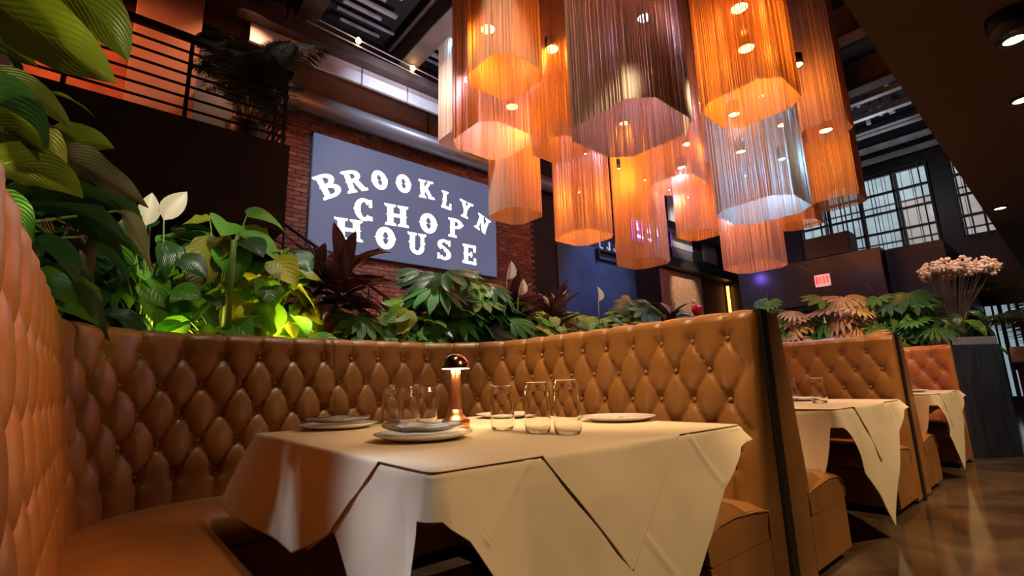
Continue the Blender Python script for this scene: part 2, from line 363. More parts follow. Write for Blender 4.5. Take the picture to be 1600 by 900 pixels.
def pillow(s, z, depth):
    u = s/CW; v = (z-ROWS[0])/RH
    p, q = u+v, u-v
    dp_, dq_ = abs(p-round(p))/6.6, abs(q-round(q))/6.6          # metres to the nearest fold
    puff = math.sqrt(abs(math.sin(PI*p)*math.sin(PI*q)))
    fold = max(math.exp(-dp_/.006), math.exp(-dq_/.006))
    dia = .50 + .50*puff**.7 - .20*fold
    def vert(ph):
        d = abs(u+ph-round(u+ph))*CW
        return .62 + .38*abs(math.sin(PI*(u+ph)))**.6 - .34*math.exp(-d/.008)
    lowph = 0 if len(ROWS) % 2 else .5
    if z > ROWS[0]: w = smoothstep(0, .06, z-ROWS[0]); h = dia*(1-w) + vert(0)*w
    elif z < ROWS[-1]: w = smoothstep(0, .06, ROWS[-1]-z); h = dia*(1-w) + vert(lowph)*w
    else: h = dia
    # dimple round the nearest button
    db = 9
    for r_, zr in enumerate(ROWS):
        if abs(z-zr) < .12:
            uu = u - (.5 if r_ % 2 else 0); db = min(db, math.hypot((uu-round(uu))*CW, z-zr))
    h -= .55*math.exp(-(db/.030)**1.6)
    return depth*max(.02, h)
def make_booth(label, x0, x1, yb, ye, res, group, ye0=None, seam=None, back_x=None, deep=(.038, .038), only=None):
    """x0,x1,yb: face of the backrest at seat level"""
    t = thing('booth_sofa', label, 'booth', ((x0+x1)/2, (yb+ye)/2, 0), group)
    R_ = .46
    path, Ls = upath(x0, x1, yb, ye, R_, res, ye0)
    REC, TH0 = .105, .165         # recline of the face, thickness at seat level
    zs = []; z = ZS
    while z < 1.205: zs.append(z); z += res
    zs.append(1.205)
    L1 = Ls - ((ye-ye0) if ye0 is not None else 0); off = round((L1/2)/CW)*CW - L1/2 - (Ls-L1)      # centre the pattern on the back
    cut = [(0, len(path)-1)]
    if seam: 
        ks = min(range(len(path)), key=lambda i: abs(path[i][0].x-seam) + (0 if path[i][1].y > .9 else 9)); cut = [(0, ks), (ks, len(path)-1)]
    for (ia, ib) in cut:
        mb = MB(); cols = []
        for i in range(ia, ib+1):
            p, n, s = path[i]
            e = min(s, Ls-s); ease = smoothstep(0, .07, e)
            if seam: ease *= smoothstep(0, .02, abs(s-path[ks][2]) + .003)
            col = []; TH = TH0 + (0 if seam else .075*smoothstep(-.5, -1, n.x))
            dp = deep[0] + (deep[1]-deep[0])*smoothstep(.42, .58, s/Ls) - (.014*smoothstep(.34, .26, s/Ls) if seam else 0)
            for z in zs:
                rec = REC*((z-ZS)/(ZT-ZS))**1.15
                d = pillow(s+off, z, dp)
                d = d*ease + (dp*.72)*(1-ease)*smoothstep(-.03, .04, e)
                col.append(Vector((*(p + n*(rec - d)), z)))
            # rolled top and plain back
            wtop = pillow(s+off, 1.205, dp)*ease + dp*.72*(1-ease)*smoothstep(-.03, .04, e)
            for a in (25, 50, 75):
                th = math.radians(a); o_ = REC - wtop + (wtop+.02)*(1-math.cos(th)); col.append(Vector((*(p + n*o_), 1.205 + .045*math.sin(th)*(.75 + .25*min(1, wtop/dp)))))
            for o_, z in ((TH-.01, 1.245), (TH, 1.235), (TH, .02)): col.append(Vector((*(p + n*o_), z)))
            col.append(Vector((*(p + n*.02), .02))); col.append(Vector((*(p + n*.02), ZS-.02)))
            cols.append(col)
        k = len(cols[0]); mb.v = [tuple(v) for c in cols for v in c]
        for i in range(len(cols)-1):
            for j in range(k): mb.f.append((i*k+j, i*k+(j+1) % k, (i+1)*k+(j+1) % k, (i+1)*k+j))
        mb.f.append(tuple(range(k-1, -1, -1))); mb.f.append(tuple((len(cols)-1)*k+j for j in range(k)))
        autosmooth(mb.build('backrest', M['leather'], t), 60)
    # buttons
    bm = MB().lathe([(.0001, .006), (.006, .0055), (.010, .003), (.0115, -.002), (.010, -.006)], 8).mesh('button', M['button'], True)
    for r, z in enumerate(ROWS):
        s = -off + (0 if r % 2 == 0 else CW/2)
        while s < .09: s += CW
        while s < Ls-.07:
            i = min(range(len(path)), key=lambda q: abs(path[q][2]-s)); p, n, _ = path[i]
            rec = REC*((z-ZS)/(ZT-ZS))**1.15 - .004
            ok = not (seam and abs(s-path[ks][2]) < .03)
            if ok and (only is None or p.x > only):
                q = Vector((-n.x, -n.y, .12)).to_track_quat('Z', 'Y').to_matrix().to_4x4()
                link('button', bm, t, Matrix.Translation((*(p + n*(rec-.006)), z)) @ q)
            s += CW
    # seat cushion: cross-section swept round the U
    sec = [(0.0, ZS-.05), (0.02, .415), (-.12, .437), (-.28, .450), (-.40, .442), (-.455, .424), (-.484, .395), (-.494, .355), (-.490, .30), (-.47, .285), (0.0, .285)]
    path2, L2 = upath(x0, x1, yb, ye-.0, R_+.045, .05, ye0)
    mb = MB(); k = len(sec)
    for p, n, s in path2:
        e = min(s, L2-s); sh = smoothstep(-.02, .06, e)
        for d, z in sec: mb.v.append((*(p + n*(d*(.985+.015*sh))), .285 + (z-.285)*(.80+.20*sh) if z > .3 else z))
    for i in range(len(path2)-1):
        for j in range(k): mb.f.append((i*k+j, i*k+(j+1) % k, (i+1)*k+(j+1) % k, (i+1)*k+j))
    mb.f.append(tuple(range(k-1, -1, -1))); mb.f.append(tuple((len(path2)-1)*k+j for j in range(k)))
    cush = autosmooth(mb.build('seat_cushion', M['leather'], t), 55)
    # welt along both seat ends
    for end in (0, -1):
        p, n, _ = path2[end]; y = p.y-.003
        pts = [(p.x + n.x*d*.985, y, .285 + (z-.285)*.80) for d, z in sec[1:9]]
        MB().tube(pts, .0035, 5).build('welt', M['button'], cush)
    sec = [(.015, .05), (.015, .282), (-.478, .282), (-.478, .05)]
    mb = MB(); k = 4
    for p, n, s in path2:
        for d, z in sec: mb.v.append((*(p + n*d), z))
    for i in range(len(path2)-1):
        for j in range(k): mb.f.append((i*k+j, i*k+(j+1) % k, (i+1)*k+(j+1) % k, (i+1)*k+j))
    mb.f.append((3, 2, 1, 0)); mb.f.append(tuple((len(path2)-1)*k+j for j in range(k)))
    mb.build('seat_base', M['leather'], t)
    sec = [(.0, .0), (.0, .05), (-.43, .05), (-.43, .0)]
    mb = MB()
    for p, n, s in path2:
        for d, z in sec: mb.v.append((*(p + n*d + (Vector((0, .04)) if s < .01 or s > L2-.01 else Vector((0, 0)))), z))
    for i in range(len(path2)-1):
        for j in range(k): mb.f.append((i*k+j, i*k+(j+1) % k, (i+1)*k+(j+1) % k, (i+1)*k+j))
    mb.f.append((3, 2, 1, 0)); mb.f.append(tuple((len(path2)-1)*k+j for j in range(k)))
    mb.build('toe_kick', M['black'], t)
    return t
YE = .965; YB = 2.96
make_booth('large caramel tufted leather booth around the nearest table', -.06, 2.18, YB, YE, .0105, 'tufted leather booths', ye0=.70, seam=1.11, deep=(.062, .038))
make_booth('middle tufted leather booth past the first black divider', 2.66, 4.66, YB, YE, .015, 'tufted leather booths', only=3.9)
make_booth('farthest small tufted leather booth in reddish light beside charcoal panel', 5.14, 7.14, YB, YE, .018, 'tufted leather booths', only=6.4)
for i, x in enumerate((2.345, 4.825)):
    o = MB().bb(x+.004, x+.066, YE-.012, YB+.165, 0, 1.252).build('booth_divider', M['black'])
    tag(o, ['tall black divider edge between the nearest and middle booths', 'thin black divider edge between the middle and farthest booths'][i], 'divider', 'black booth dividers')

# ------------------------------------------------------------------ tables and cloths
def perimeter(x0, x1, y0, y1, r, step):
    """front (y0) left to right, right side, back, left side; list of (point, normal, (side, coordinate))"""
    out = []
    def seg(a, b, n, side, ax):
        a, b = Vector(a), Vector(b); k = max(1, round((b-a).length/step))
        for i in range(k):
            p = a + (b-a)*i/k; out.append((p, Vector(n), side, p[ax]))
    def arc(c, a0, side, co):
        k = 6
        for i in range(k):
            th = a0 + PI/2*i/k; n = Vector((math.cos(th), math.sin(th))); out.append((Vector(c)+n*r, n, side, co))
    seg((x0+r, y0), (x1-r, y0), (0, -1), 'F', 0); arc((x1-r, y0+r), -PI/2, 'FR', 0)
    seg((x1, y0+r), (x1, y1-r), (1, 0), 'R', 1); arc((x1-r, y1-r), 0, 'RB', 0)
    seg((x1-r, y1), (x0+r, y1), (0, 1), 'B', 0); arc((x0+r, y1-r), PI/2, 'BL', 0)
    seg((x0, y1-r), (x0, y0+r), (-1, 0), 'L', 1); arc((x0+r, y0+r), PI, 'LF', 0)
    return out
def skirt(name, per, hang, ztop, off, flare, seed, creases=(), parent=None, sheet_all=False, nv=26):
    mb = MB(); ks = len(per); H_ = [hang(i) for i in range(ks)]
    for i, (p, n, side, co) in enumerate(per):
        h = H_[i]; s = p.x - p.y*1.3
        for j in range(nv+1):
            v = j/nv; d = h*v
            rr = .010*min(1, h/.02)
            if d < rr*1.5: th = d/(rr*1.5)*PI/2; o_ = rr*math.sin(th) - rr; z = ztop - rr*(1-math.cos(th))
            else: o_ = 0; z = ztop - d
            wob = noise.noise(Vector((s*3.1+1.3, d*2.2, 1.3)))*.016*min(1, d/.12) + noise.noise(Vector((s*9+seed, d*7, seed+5)))*.004*min(1, d/.06)
            fl = flare(side, co, h, d)
            cr = 0
            for (sd, c0, z0, c1, z1) in creases:
                if sd == side:
                    ax = Vector((c0, z0)); bx = Vector((c1, z1)); q = Vector((co, z)); ab = bx-ax; tt = max(0, min(1, (q-ax).dot(ab)/ab.length_squared)); ds = (q-ax-ab*tt).length
                    cr = max(cr, .006*math.exp(-(ds/.007)**2))
            q = p + n*(off + o_ + wob + fl + cr)
            mb.v.append((q.x, q.y, z))
    k = nv+1
    for i in range(ks):
        i2 = (i+1) % ks
        if H_[i] > .004 or H_[i2] > .004:
            for j in range(nv): mb.f.append((i*k+j, i*k+j+1, i2*k+j+1, i2*k+j))
    c = len(mb.v); P_ = [i for i in range(ks) if H_[i] > .004 or H_[(i+1) % ks] > .004 or H_[i-1] > .004] if not sheet_all else list(range(ks))
    cx = sum(per[i][0].x for i in P_)/len(P_); cy = sum(per[i][0].y for i in P_)/len(P_)
    rings = 10
    base = [Vector(mb.v[i*k]) for i in P_]; m_ = len(P_)
    ring_prev = [i*k for i in P_]
    for r in range(1, rings):
        f = 1-r/rings; idx = []
        for b in base:
            x, y = cx + (b.x-cx)*f, cy + (b.y-cy)*f
            mb.v.append((x, y, ztop + noise.noise(Vector((x*4, y*4, seed)))*.0012)); idx.append(len(mb.v)-1)
        for a in range(m_): mb.f.append((ring_prev[a], ring_prev[(a+1) % m_], idx[(a+1) % m_], idx[a]))
        ring_prev = idx
    mb.v.append((cx, cy, ztop)); ci = len(mb.v)-1
    for a in range(m_): mb.f.append((ring_prev[a], ring_prev[(a+1) % m_], ci))
    o = mb.build(name, M['cloth'], parent); autosmooth(o, 70)
    sm = o.modifiers.new('thickness', 'SOLIDIFY'); sm.thickness = .0022; sm.offset = 1
    return o
def make_table(dx, which, main):
    x0, x1, y0, y1 = .57+dx, 1.90+dx, .925, 2.32
    t = thing('pedestal_table', ['square pedestal table under white cloths in the nearest booth', 'square pedestal table under white cloths in the middle booth', 'square pedestal table under white cloths in the farthest booth'][which], 'table', ((x0+x1)/2, (y0+y1)/2, 0), 'booth tables')
    bevel(MB().bb(x0, x1, y0, y1, .722, .752).build('tabletop', M['wood'], t), .008)
    cx, cy = (x0+x1)/2, (y0+y1)/2
    MB().lathe([(.05, .03), (.05, .722)], 20, (cx, cy, 0)).build('column', M['black'], t, True)
    MB().box((cx, cy, .71), (.5, .08, .024)).box((cx, cy, .71), (.08, .5, .024)).build('spider', M['black'], t)
    MB().lathe([(.001, .035), (.06, .034), (.27, .018), (.28, 0), (.001, 0)], 28, (cx, cy, 0)).build('base_plate', M['black'], t, True)
    per = perimeter(x0-.02, x1+.02, y0-.015, y1+.02, .025, .009 if main else .017)
    F_ = [(.52, .09), (.57, .10), (.62, .135), (.69, .235), (.80, .35), (1.2, .70), (1.48, .435), (1.85, .07), (1.92, .05)]
    Rt = [(.92, .05), (1.25, .29), (1.9, .29), (2.28, .05)]
    Bk = [(.52, .19), (.8, .29), (1.6, .29), (1.92, .05)]
    Lf = [(.92, .09), (.945, .12), (.955, .22), (.98, .31), (1.03, .38), (1.10, .42), (1.20, .34), (1.28, .27), (1.40, .20), (1.6, .29), (2.1, .29), (2.34, .19)]
    def low(i):
        p, n, side, co = per[i]
        return {'F': lambda: interp(F_, co-dx), 'R': lambda: interp(Rt, co), 'B': lambda: interp(Bk, co-dx), 'L': lambda: interp(Lf, co), 'FR': lambda: .05, 'RB': lambda: .05, 'BL': lambda: .19, 'LF': lambda: .09}[side]()
    def fl_low(side, co, h, d):
        c = co-dx
        if side == 'LF': return d*.25
        if side == 'F': return d*.05 + max(0, 1-(c-.52)/.28)*d*.35 + .02*math.sin(c*9)*d + max(0, (c-1.72)/.2)*d*.5
        if side == 'L': return d*.03 + max(0, 1-(co-.92)/.10)*d*.2
        if side == 'FR': return d*.9
        return d*.03
    cr = (('F', .82+dx, .755, .665+dx, .61), ('F', 1.54+dx, .75, 1.71+dx, .575), ('F', 1.25+dx, .50, 1.42+dx, .32))
    lo = skirt('tablecloth', per, low, .7535, .0, fl_low, 1.3+which, cr, None, True, 56 if main else 26)
    lab = ['cream under cloth hanging to low points on the nearest booth table', 'cream under cloth with long low point on the middle booth table', 'cream under cloth with long low point on the farthest booth table'][which]
    tag(lo, lab, 'tablecloth', 'under cloths')
    Fu = [(.86, 0), (1.175, .335), (1.485, 0)]
    Lu = [(1.15, 0), (1.42, .215), (1.70, .322), (2.0, .30), (2.34, .255)] if main else [(1.3, 0), (1.6, .3), (1.9, 0)]
    Ru = [(1.3, 0), (1.6, .28), (1.9, 0)]
    Bu = [(.52, .25), (.62, .22), (.85, .0), (1.0, .0), (1.25, .25), (1.5, 0)] if main else [(1.0, .0), (1.25, .25), (1.5, 0)]
    def up(i):
        p, n, side, co = per[i]
        return {'F': lambda: interp(Fu, co-dx), 'R': lambda: interp(Ru, co), 'B': lambda: interp(Bu, co-dx), 'L': lambda: interp(Lu, co), 'FR': lambda: 0, 'RB': lambda: 0, 'BL': lambda: .25 if main else 0, 'LF': lambda: 0}[side]()
    def fl_up(side, co, h, d):
        if side == 'BL': return d*.42
        if side == 'L' and main: return d*(.05 + .34*smoothstep(1.75, 2.28, co))
        if side == 'B' and main: return d*(.05 + .34*smoothstep(.75, .52, co-dx))
        if side == 'F': return d*.05 + .02*math.sin((co-dx)*9)*d
        return d*.05
    uo = skirt('table_overlay', per, up, .7562, .0035, fl_up, 7.7+which, (), None, True, 40 if main else 26)
    lab = ['cream diamond overlay cloth with pointed drop on the nearest booth table', 'cream diamond overlay cloth with pointed drop on the middle booth table', 'cream diamond overlay cloth with pointed drop on the farthest booth table'][which]
    tag(uo, lab, 'tablecloth', 'diamond overlay cloths')
for i in range(3): make_table(2.46*i, i, i == 0)

ZTB = .7595
def can_glass(x, y, r, h, label, group='can shaped drinking glasses'):
    t = thing('drinking_glass', label, 'glass', (x, y, ZTB), group)
    k = h/.18
    prof = [(.001, .006), (r*.80, .006), (r*.90, .012*k), (r*.955, .024), (r*.96, .150*k), (r*.84, .168*k), (r*.83, h-.001), (r*.85, h), (r*.875, h-.002), (r*.88, .168*k), (r*.99, .154*k), (r, .146*k), (r, .022*k), (r*.96, .010*k), (r*.86, .001), (.001, .0)]
    autosmooth(MB().lathe(prof[::-1], 32, (x, y, ZTB)).build('glass_body', M['glass'], t, True), 28)
    MB().lathe([(.001, .002), (r*.78, .0015), (r*.70, .0045), (.001, .0045)], 24, (x, y, ZTB+.002)).build('thick_base', M['glass'], t, True)
    return t
for (p, r, h, l) in (
    ((1.249, 1.536, 0.759), .047, .170, 'can glass in the middle of the table, nearest the copper lamp on its right'),
    ((1.240, 1.323, 0.759), .047, .180, 'can glass between two others right of the copper lamp'),
    ((1.269, 1.202, 0.759), .048, .185, 'rightmost can glass on the nearest table'),
    ((1.158, 2.310, 0.759), .047, .175, 'leftmost can glass of the cluster left of the copper lamp'),
    ((1.176, 2.166, 0.759), .047, .180, 'middle can glass of the cluster left of the copper lamp'),
    ((1.207, 2.044, 0.759), .047, .178, 'can glass of the left cluster standing closest to the copper lamp')):
    can_glass(p[0], p[1], r, h, l, 'can glasses on the nearest table')
can_glass(*((3.897, 1.450, 0.756))[:2], .047, .165, 'left can glass on the middle booth table', 'can glasses on the middle table')
can_glass(*((3.707, 1.200, 0.770))[:2], .047, .165, 'right can glass on the middle booth table beside a plate', 'can glasses on the middle table')
can_glass(*((6.649, 1.250, 0.762))[:2], .047, .165, 'single can glass on the farthest booth table')
def plate(x, y, r, label, top=True, seed=0, group='place setting plates'):
    t = thing('dinner_plate', label, 'plate', (x, y, ZTB), group)
    MB().lathe([(.001, .004), (r*.55, .004), (r*.62, .003), (r*.97, .020), (r, .0225), (r*.995, .019), (r*.66, .0), (.001, .0)][::-1], 44, (x, y, ZTB+.001)).build('plate_body', M['plate'], t, True)
    if top:
        t2 = thing('glass_plate', label.replace('plate', 'small plate laid on it', 1) if 0 else top, 'plate', (x, y, ZTB+.025), 'grey glass plates')
        rr = r*.82
        mb = MB(); n = 40; prof = [(.001, .006), (rr*.55, .006), (rr*.66, .012), (rr*.9, .020), (rr, .024), (rr*.98, .019), (rr*.62, .004), (.001, .0)][::-1]
        k = len(prof)
        for q, z in prof:
            for j in range(n):
                th = 2*PI*j/n; w = 1 + .035*math.sin(th*7+seed)*(q/rr)**3; mb.v.append((x+q*w*math.cos(th), y+q*w*math.sin(th), ZTB+.0235+z + .004*math.sin(th*5+seed)*(q/rr)**4))
        for i in range(k-1):
            for j in range(n): mb.f.append((i*n+j, i*n+(j+1) % n, (i+1)*n+(j+1) % n, (i+1)*n+j))
        mb.build('plate_body', M['napkin'], t2, True)
    else:
        for a in range(9):
            th = a*.7+seed; MB().tube([(x+r*.1*math.cos(th), y+r*.1*math.sin(th), ZTB+.0062), (x+r*.35*math.cos(th+.5), y+r*.35*math.sin(th+.5), ZTB+.0062), (x+r*.55*math.cos(th+.2), y+r*.55*math.sin(th+.2), ZTB+.0064)], .004, 4).build('printed_mark', M['print'], t)
    return t
p = (0.869, 1.492, 0.759); plate(p[0], p[1], .165, 'white dinner plate in front of the copper lamp', 'wavy grey glass plate on the dinner plate in front of the lamp', 1)
p = (0.868, 2.245, 0.759); plate(p[0], p[1], .17, 'white dinner plate on the left side of the nearest table', 'wavy grey glass plate on the leftmost dinner plate', 2)
p = (1.836, 1.424, 0.759); plate(p[0], p[1], .165, 'white dinner plate with dark print on the right of the nearest table', None, 3)
p = (1.725, 2.095, 0.759); plate(p[0], p[1], .16, 'white dinner plate behind the three right glasses', None, 4)
plate(4.05, 1.45, .15, 'white dinner plate on the middle booth table', None, 2)
plate(6.10, 1.18, .15, 'white dinner plate on the farthest booth table', None, 5)

# copper mushroom lamp
p = (1.194, 1.783, 0.759); lx, ly = p[0], p[1]
t = thing('table_lamp', 'copper cordless lamp with mushroom dome on the nearest table', 'lamp', (lx, ly, ZTB))
MB().lathe([(.001, 0), (.0575, 0), (.059, .003), (.059, .030), (.057, .034), (.042, .043), (.030, .056), (.025, .075), (.001, .075)], 40, (lx, ly, ZTB)).build('base', M['copper2'], t, True)
MB().lathe([(.0265, .058), (.0235, .09), (.0215, .14), (.0195, .20), (.0185, .262)], 32, (lx, ly, ZTB)).build('stem', M['copper2'], t, True)
sh = MB().lathe([(.0618, .247), (.0612, .255)] + [(.0605*math.cos(a), .256+.056*math.sin(a)) for a in (.1, .3, .5, .7, .9, 1.1, 1.3, 1.45, 1.56)], 48, (lx, ly, ZTB)).build('lamp_shade', M['copper'], t, True)
MB().lathe([(.0165, .246), (.058, .246), (.0605, .249)], 40, (lx, ly, ZTB)).build('diffuser', M['opal'], sh, True)
for k in range(8):
    a = 2*PI*k/8; 
    if k % 2 == 0: lamp('POINT', 'table_lamp_light', (lx+.042*math.cos(a), ly+.042*math.sin(a), ZTB+.238), (1, .72, .36), .8, size=.012)

# ------------------------------------------------------------------ the big screen
t = thing('led_sign', 'large blue grey lit sign with white western lettering on brick wall', 'sign', (4.4, 7.93, 3.2))
bevel(MB().bb(2.42, 6.36, 7.90, 7.955, 3.22, 5.265).build('screen_panel', M['screen'], t), .006)
MB().bb(2.40, 6.38, 7.955, 7.99, 3.20, 5.285).build('housing', M['black'], t)
def lshape(ch):
    """western slab letter in a unit box: list of convex polygons, y up"""
    P = []
    R_ = lambda x0, y0, x1, y1: P.append([(x0, y0), (x1, y0), (x1, y1), (x0, y1)])
    def serif(x, y, w=.36, up=True):
        s = 1 if up else -1; P.append([(x-w/2, y), (x+w/2, y), (x+w/2-.02, y-s*.10), (x+w/2-.08, y-s*.13), (x-w/2+.08, y-s*.13), (x-w/2+.02, y-s*.10)])
    def stem(x, w=.20, y0=.05, y1=.95):
        R_(x-w/2, y0, x+w/2, y1); P.append([(x-w/2-.06, .5), (x, .58), (x+w/2+.06, .5), (x, .42)])
    def ring(cx, cy, rx, ry, tx, ty, a0=0, a1=360, n=28, spur=True):
        k = [math.radians(a0 + (a1-a0)*i/n) for i in range(n+1)]
        for a, b in zip(k, k[1:]):
            P.append([(cx+rx*math.cos(a), cy+ry*math.sin(a)), (cx+rx*math.cos(b), cy+ry*math.sin(b)), (cx+(rx-tx)*math.cos(b), cy+(ry-ty)*math.sin(b)), (cx+(rx-tx)*math.cos(a), cy+(ry-ty)*math.sin(a))])
    def diag(x0, y0, x1, y1, w): P.append([(x0-w/2, y0), (x0+w/2, y0), (x1+w/2, y1), (x1-w/2, y1)])
    if ch == 'O':
        ring(.5, .5, .43, .5, .30, .22); P.append([(.02, .5), (.12, .58), (.12, .42)]); P.append([(.98, .5), (.88, .42), (.88, .58)]); P.append([(.35, .5), (.43, .54), (.43, .46)]); P.append([(.65, .5), (.57, .46), (.57, .54)])
    elif ch == 'C':
        ring(.5, .5, .43, .5, .26, .16, 40, 320); P.append([(.02, .5), (.12, .58), (.12, .42)]); R_(.72, .62, .86, .97); R_(.72, .03, .86, .22); P.append([(.24, .5), (.30, .54), (.33, .5), (.30, .46)])
    elif ch in 'BRP':
        stem(.28, .24); serif(.26, 1.0, .44); 
        ring(.46, .735, .40, .265, .24, .14, -90, 90); R_(.3, .86, .48, 1.0); R_(.3, .47, .48, .60)
        if ch == 'B': ring(.50, .27, .42, .27, .25, .14, -90, 90); R_(.3, 0, .52, .14); R_(.3, .42, .52, .54); serif(.26, 0, .44, False)
        if ch == 'P': serif(.28, 0, .50, False); P.append([(.84, .735), (.92, .78), (.92, .69)][::-1])
        if ch == 'R': serif(.26, 0, .44, False); diag(.58, .50, .78, .08, .26); serif(.84, 0, .34, False)
    elif ch == 'H':
        for x in (.24, .76): stem(x, .24); serif(x, 1, .46); serif(x, 0, .46, False)
        R_(.2, .42, .8, .58)
    elif ch == 'K':
        stem(.26, .24); serif(.26, 1, .46); serif(.26, 0, .46, False); diag(.40, .45, .74, .95, .20); diag(.46, .55, .78, .05, .26); serif(.78, 1, .38); serif(.82, 0, .40, False)
    elif ch == 'L':
        stem(.34, .24); serif(.34, 1, .50); R_(.14, 0, .86, .15); R_(.72, 0, .86, .36)
    elif ch == 'Y':
        diag(.26, .95, .50, .46, .24); diag(.74, .95, .50, .46, .18); R_(.39, .05, .61, .5); serif(.26, 1, .46); serif(.76, 1, .40); serif(.5, 0, .48, False)
    elif ch == 'N':
        R_(.18, .05, .34, .95); R_(.66, .0, .82, .95); diag(.24, .97, .74, .02, .24); serif(.24, 1, .42); serif(.74, 1, .40); serif(.26, 0, .40, False)
    elif ch == 'U':
        R_(.14, .32, .38, .95); R_(.66, .32, .84, .95); ring(.49, .34, .35, .34, .22, .17, 180, 360); serif(.26, 1, .46); serif(.75, 1, .40); P.append([(.08, .55), (.14, .62), (.14, .48)]); P.append([(.90, .55), (.84, .48), (.84, .62)])
    elif ch == 'S':
        ring(.5, .73, .38, .27, .24, .13, 20, 240); ring(.5, .27, .40, .27, .26, .13, -160, 90); P.append([(.30, .62), (.52, .48), (.72, .40), (.80, .46), (.60, .60), (.36, .72)]); R_(.74, .70, .86, .98); R_(.12, .02, .24, .30)
    elif ch == 'E':
        stem(.30, .24); R_(.10, .86, .88, 1.0); R_(.10, 0, .90, .14); R_(.74, .66, .88, 1); R_(.76, 0, .90, .34); R_(.3, .43, .66, .57); R_(.56, .36, .66, .64)
    return P
def put_letter(ch, cx, cz, w, h, rot, y=7.8975, parent=t, m='letter'):
    c, s = math.cos(math.radians(rot)), math.sin(math.radians(rot)); mb = MB()
    for poly in lshape(ch):
        q = []
        for (x, z) in poly:
            u, v = (x-.5)*w, (z-.5)*h; q.append((cx + u*c - v*s, cz + u*s + v*c))
        n = len(q); mb.add([(a, y, b) for a, b in q] + [(a, y+.006, b) for a, b in q], [tuple(range(n)), tuple(range(2*n-1, n-1, -1))] + [(i, (i+1) % n, n+(i+1) % n, n+i) for i in range(n)])
    return mb.build('letter', M[m], parent)
for ch, p, w, h, rot in (('B', (2.698, 7.900, 4.358), .44, .42, 32), ('R', (3.141, 7.900, 4.558), .42, .40, 24), ('O', (3.622, 7.900, 4.705), .36, .37, 17), ('O', (4.111, 7.900, 4.763), .36, .37, 8), ('K', (4.607, 7.900, 4.771), .36, .37, 3), ('L', (5.085, 7.900, 4.656), .32, .37, -4), ('Y', (5.552, 7.900, 4.560), .38, .37, -10), ('N', (5.991, 7.900, 4.332), .40, .36, -22),
                      ('C', (3.348, 7.900, 4.070), .42, .42, 4), ('H', (3.985, 7.900, 4.092), .50, .41, 3), ('O', (4.664, 7.900, 4.079), .44, .41, 2), ('P', (5.317, 7.900, 4.101), .42, .40, 0),
                      ('H', (3.085, 7.900, 3.643), .52, .39, 3), ('O', (3.772, 7.900, 3.617), .44, .42, 2), ('U', (4.423, 7.900, 3.620), .44, .42, 1), ('S', (5.025, 7.900, 3.605), .40, .42, 0), ('E', (5.639, 7.900, 3.603), .42, .41, -1)):
    put_letter(ch, p[0], p[2], w, h, rot)

# ------------------------------------------------------------------ upper gallery (balcony)
struct(MB().bb(-5, 1.55, 6.0, 7.965, 2.82, 3.93).build('balcony', M['fascia']))
t = thing('balcony_railing', 'black steel balcony railing with horizontal bars above dark fascia', 'railing', (0, 6.06, 3.93))
bevel(MB().bb(-4.9, 1.55, 6.02, 6.10, 4.90, 4.98).build('handrail', M['rail'], t), .01)
bevel(MB().bb(1.47, 1.55, 6.02, 7.9, 4.90, 4.98).build('handrail', M['rail'], t), .01)
for k in range(6):
    z = 4.06+k*.14
    MB().bar((-4.9, 6.06, z), (1.5, 6.06, z), .022).build('rail_bar', M['rail'], t); MB().bar((1.51, 6.06, z), (1.51, 7.9, z), .022).build('rail_bar', M['rail'], t)
for x in (-1.9, -.55, .45, 1.48): MB().bar((x, 6.06, 3.93), (x, 6.06, 4.92), .04).build('post', M['rail'], t)
for y in (6.7, 7.4): MB().bar((1.51, y, 3.93), (1.51, y, 4.92), .04).build('post', M['rail'], t)
# columns and beams on the gallery
for nm, x0, x1, y0, y1, z0, z1, m_, lab in (('column', -.10, .62, 7.2, 7.75, 3.93, 7.5, 'tan', 'tan plaster column on the gallery behind the railing'), ('column', -.95, -.78, 5.2, 5.4, 0, 7.5, 'sheet', 'slim grey column beside the big foreground leaves')):
    tag(bevel(MB().bb(x0, x1, y0, y1, z0, z1).build(nm, M[m_]), .01), lab, 'column')
tag(bevel(MB().bb(.62, 1.15, 7.62, 7.96, 3.93, 6.3).build('gallery_door', M['black']), .01), 'black doorway on the gallery right of tan column', 'door')
lamp('SPOT', 'unseen_upper_spot', (-1.2, 6.5, 5.6), (1, .26, .09), 200, (.4, 8, 4.6), 100, .6)
lamp('SPOT', 'unseen_upper_spot', (1.9, 4.4, 6.9), (1, .85, .75), 150, (1.0, 6.6, 5.0), 34, .8)  # added to bring out the potted palm
lamp('SPOT', 'unseen_upper_spot', (12.4, 5.4, 6.6), (.95, .95, 1), 330, (14.2, 7.9, 5.7), 34, .8)  # added for the white wall panel, far from the gallery
lamp('SPOT', 'unseen_upper_spot', (1.3, 6.4, 6.4), (1, .42, .22), 150, (.9, 8, 4.4), 80, .6)

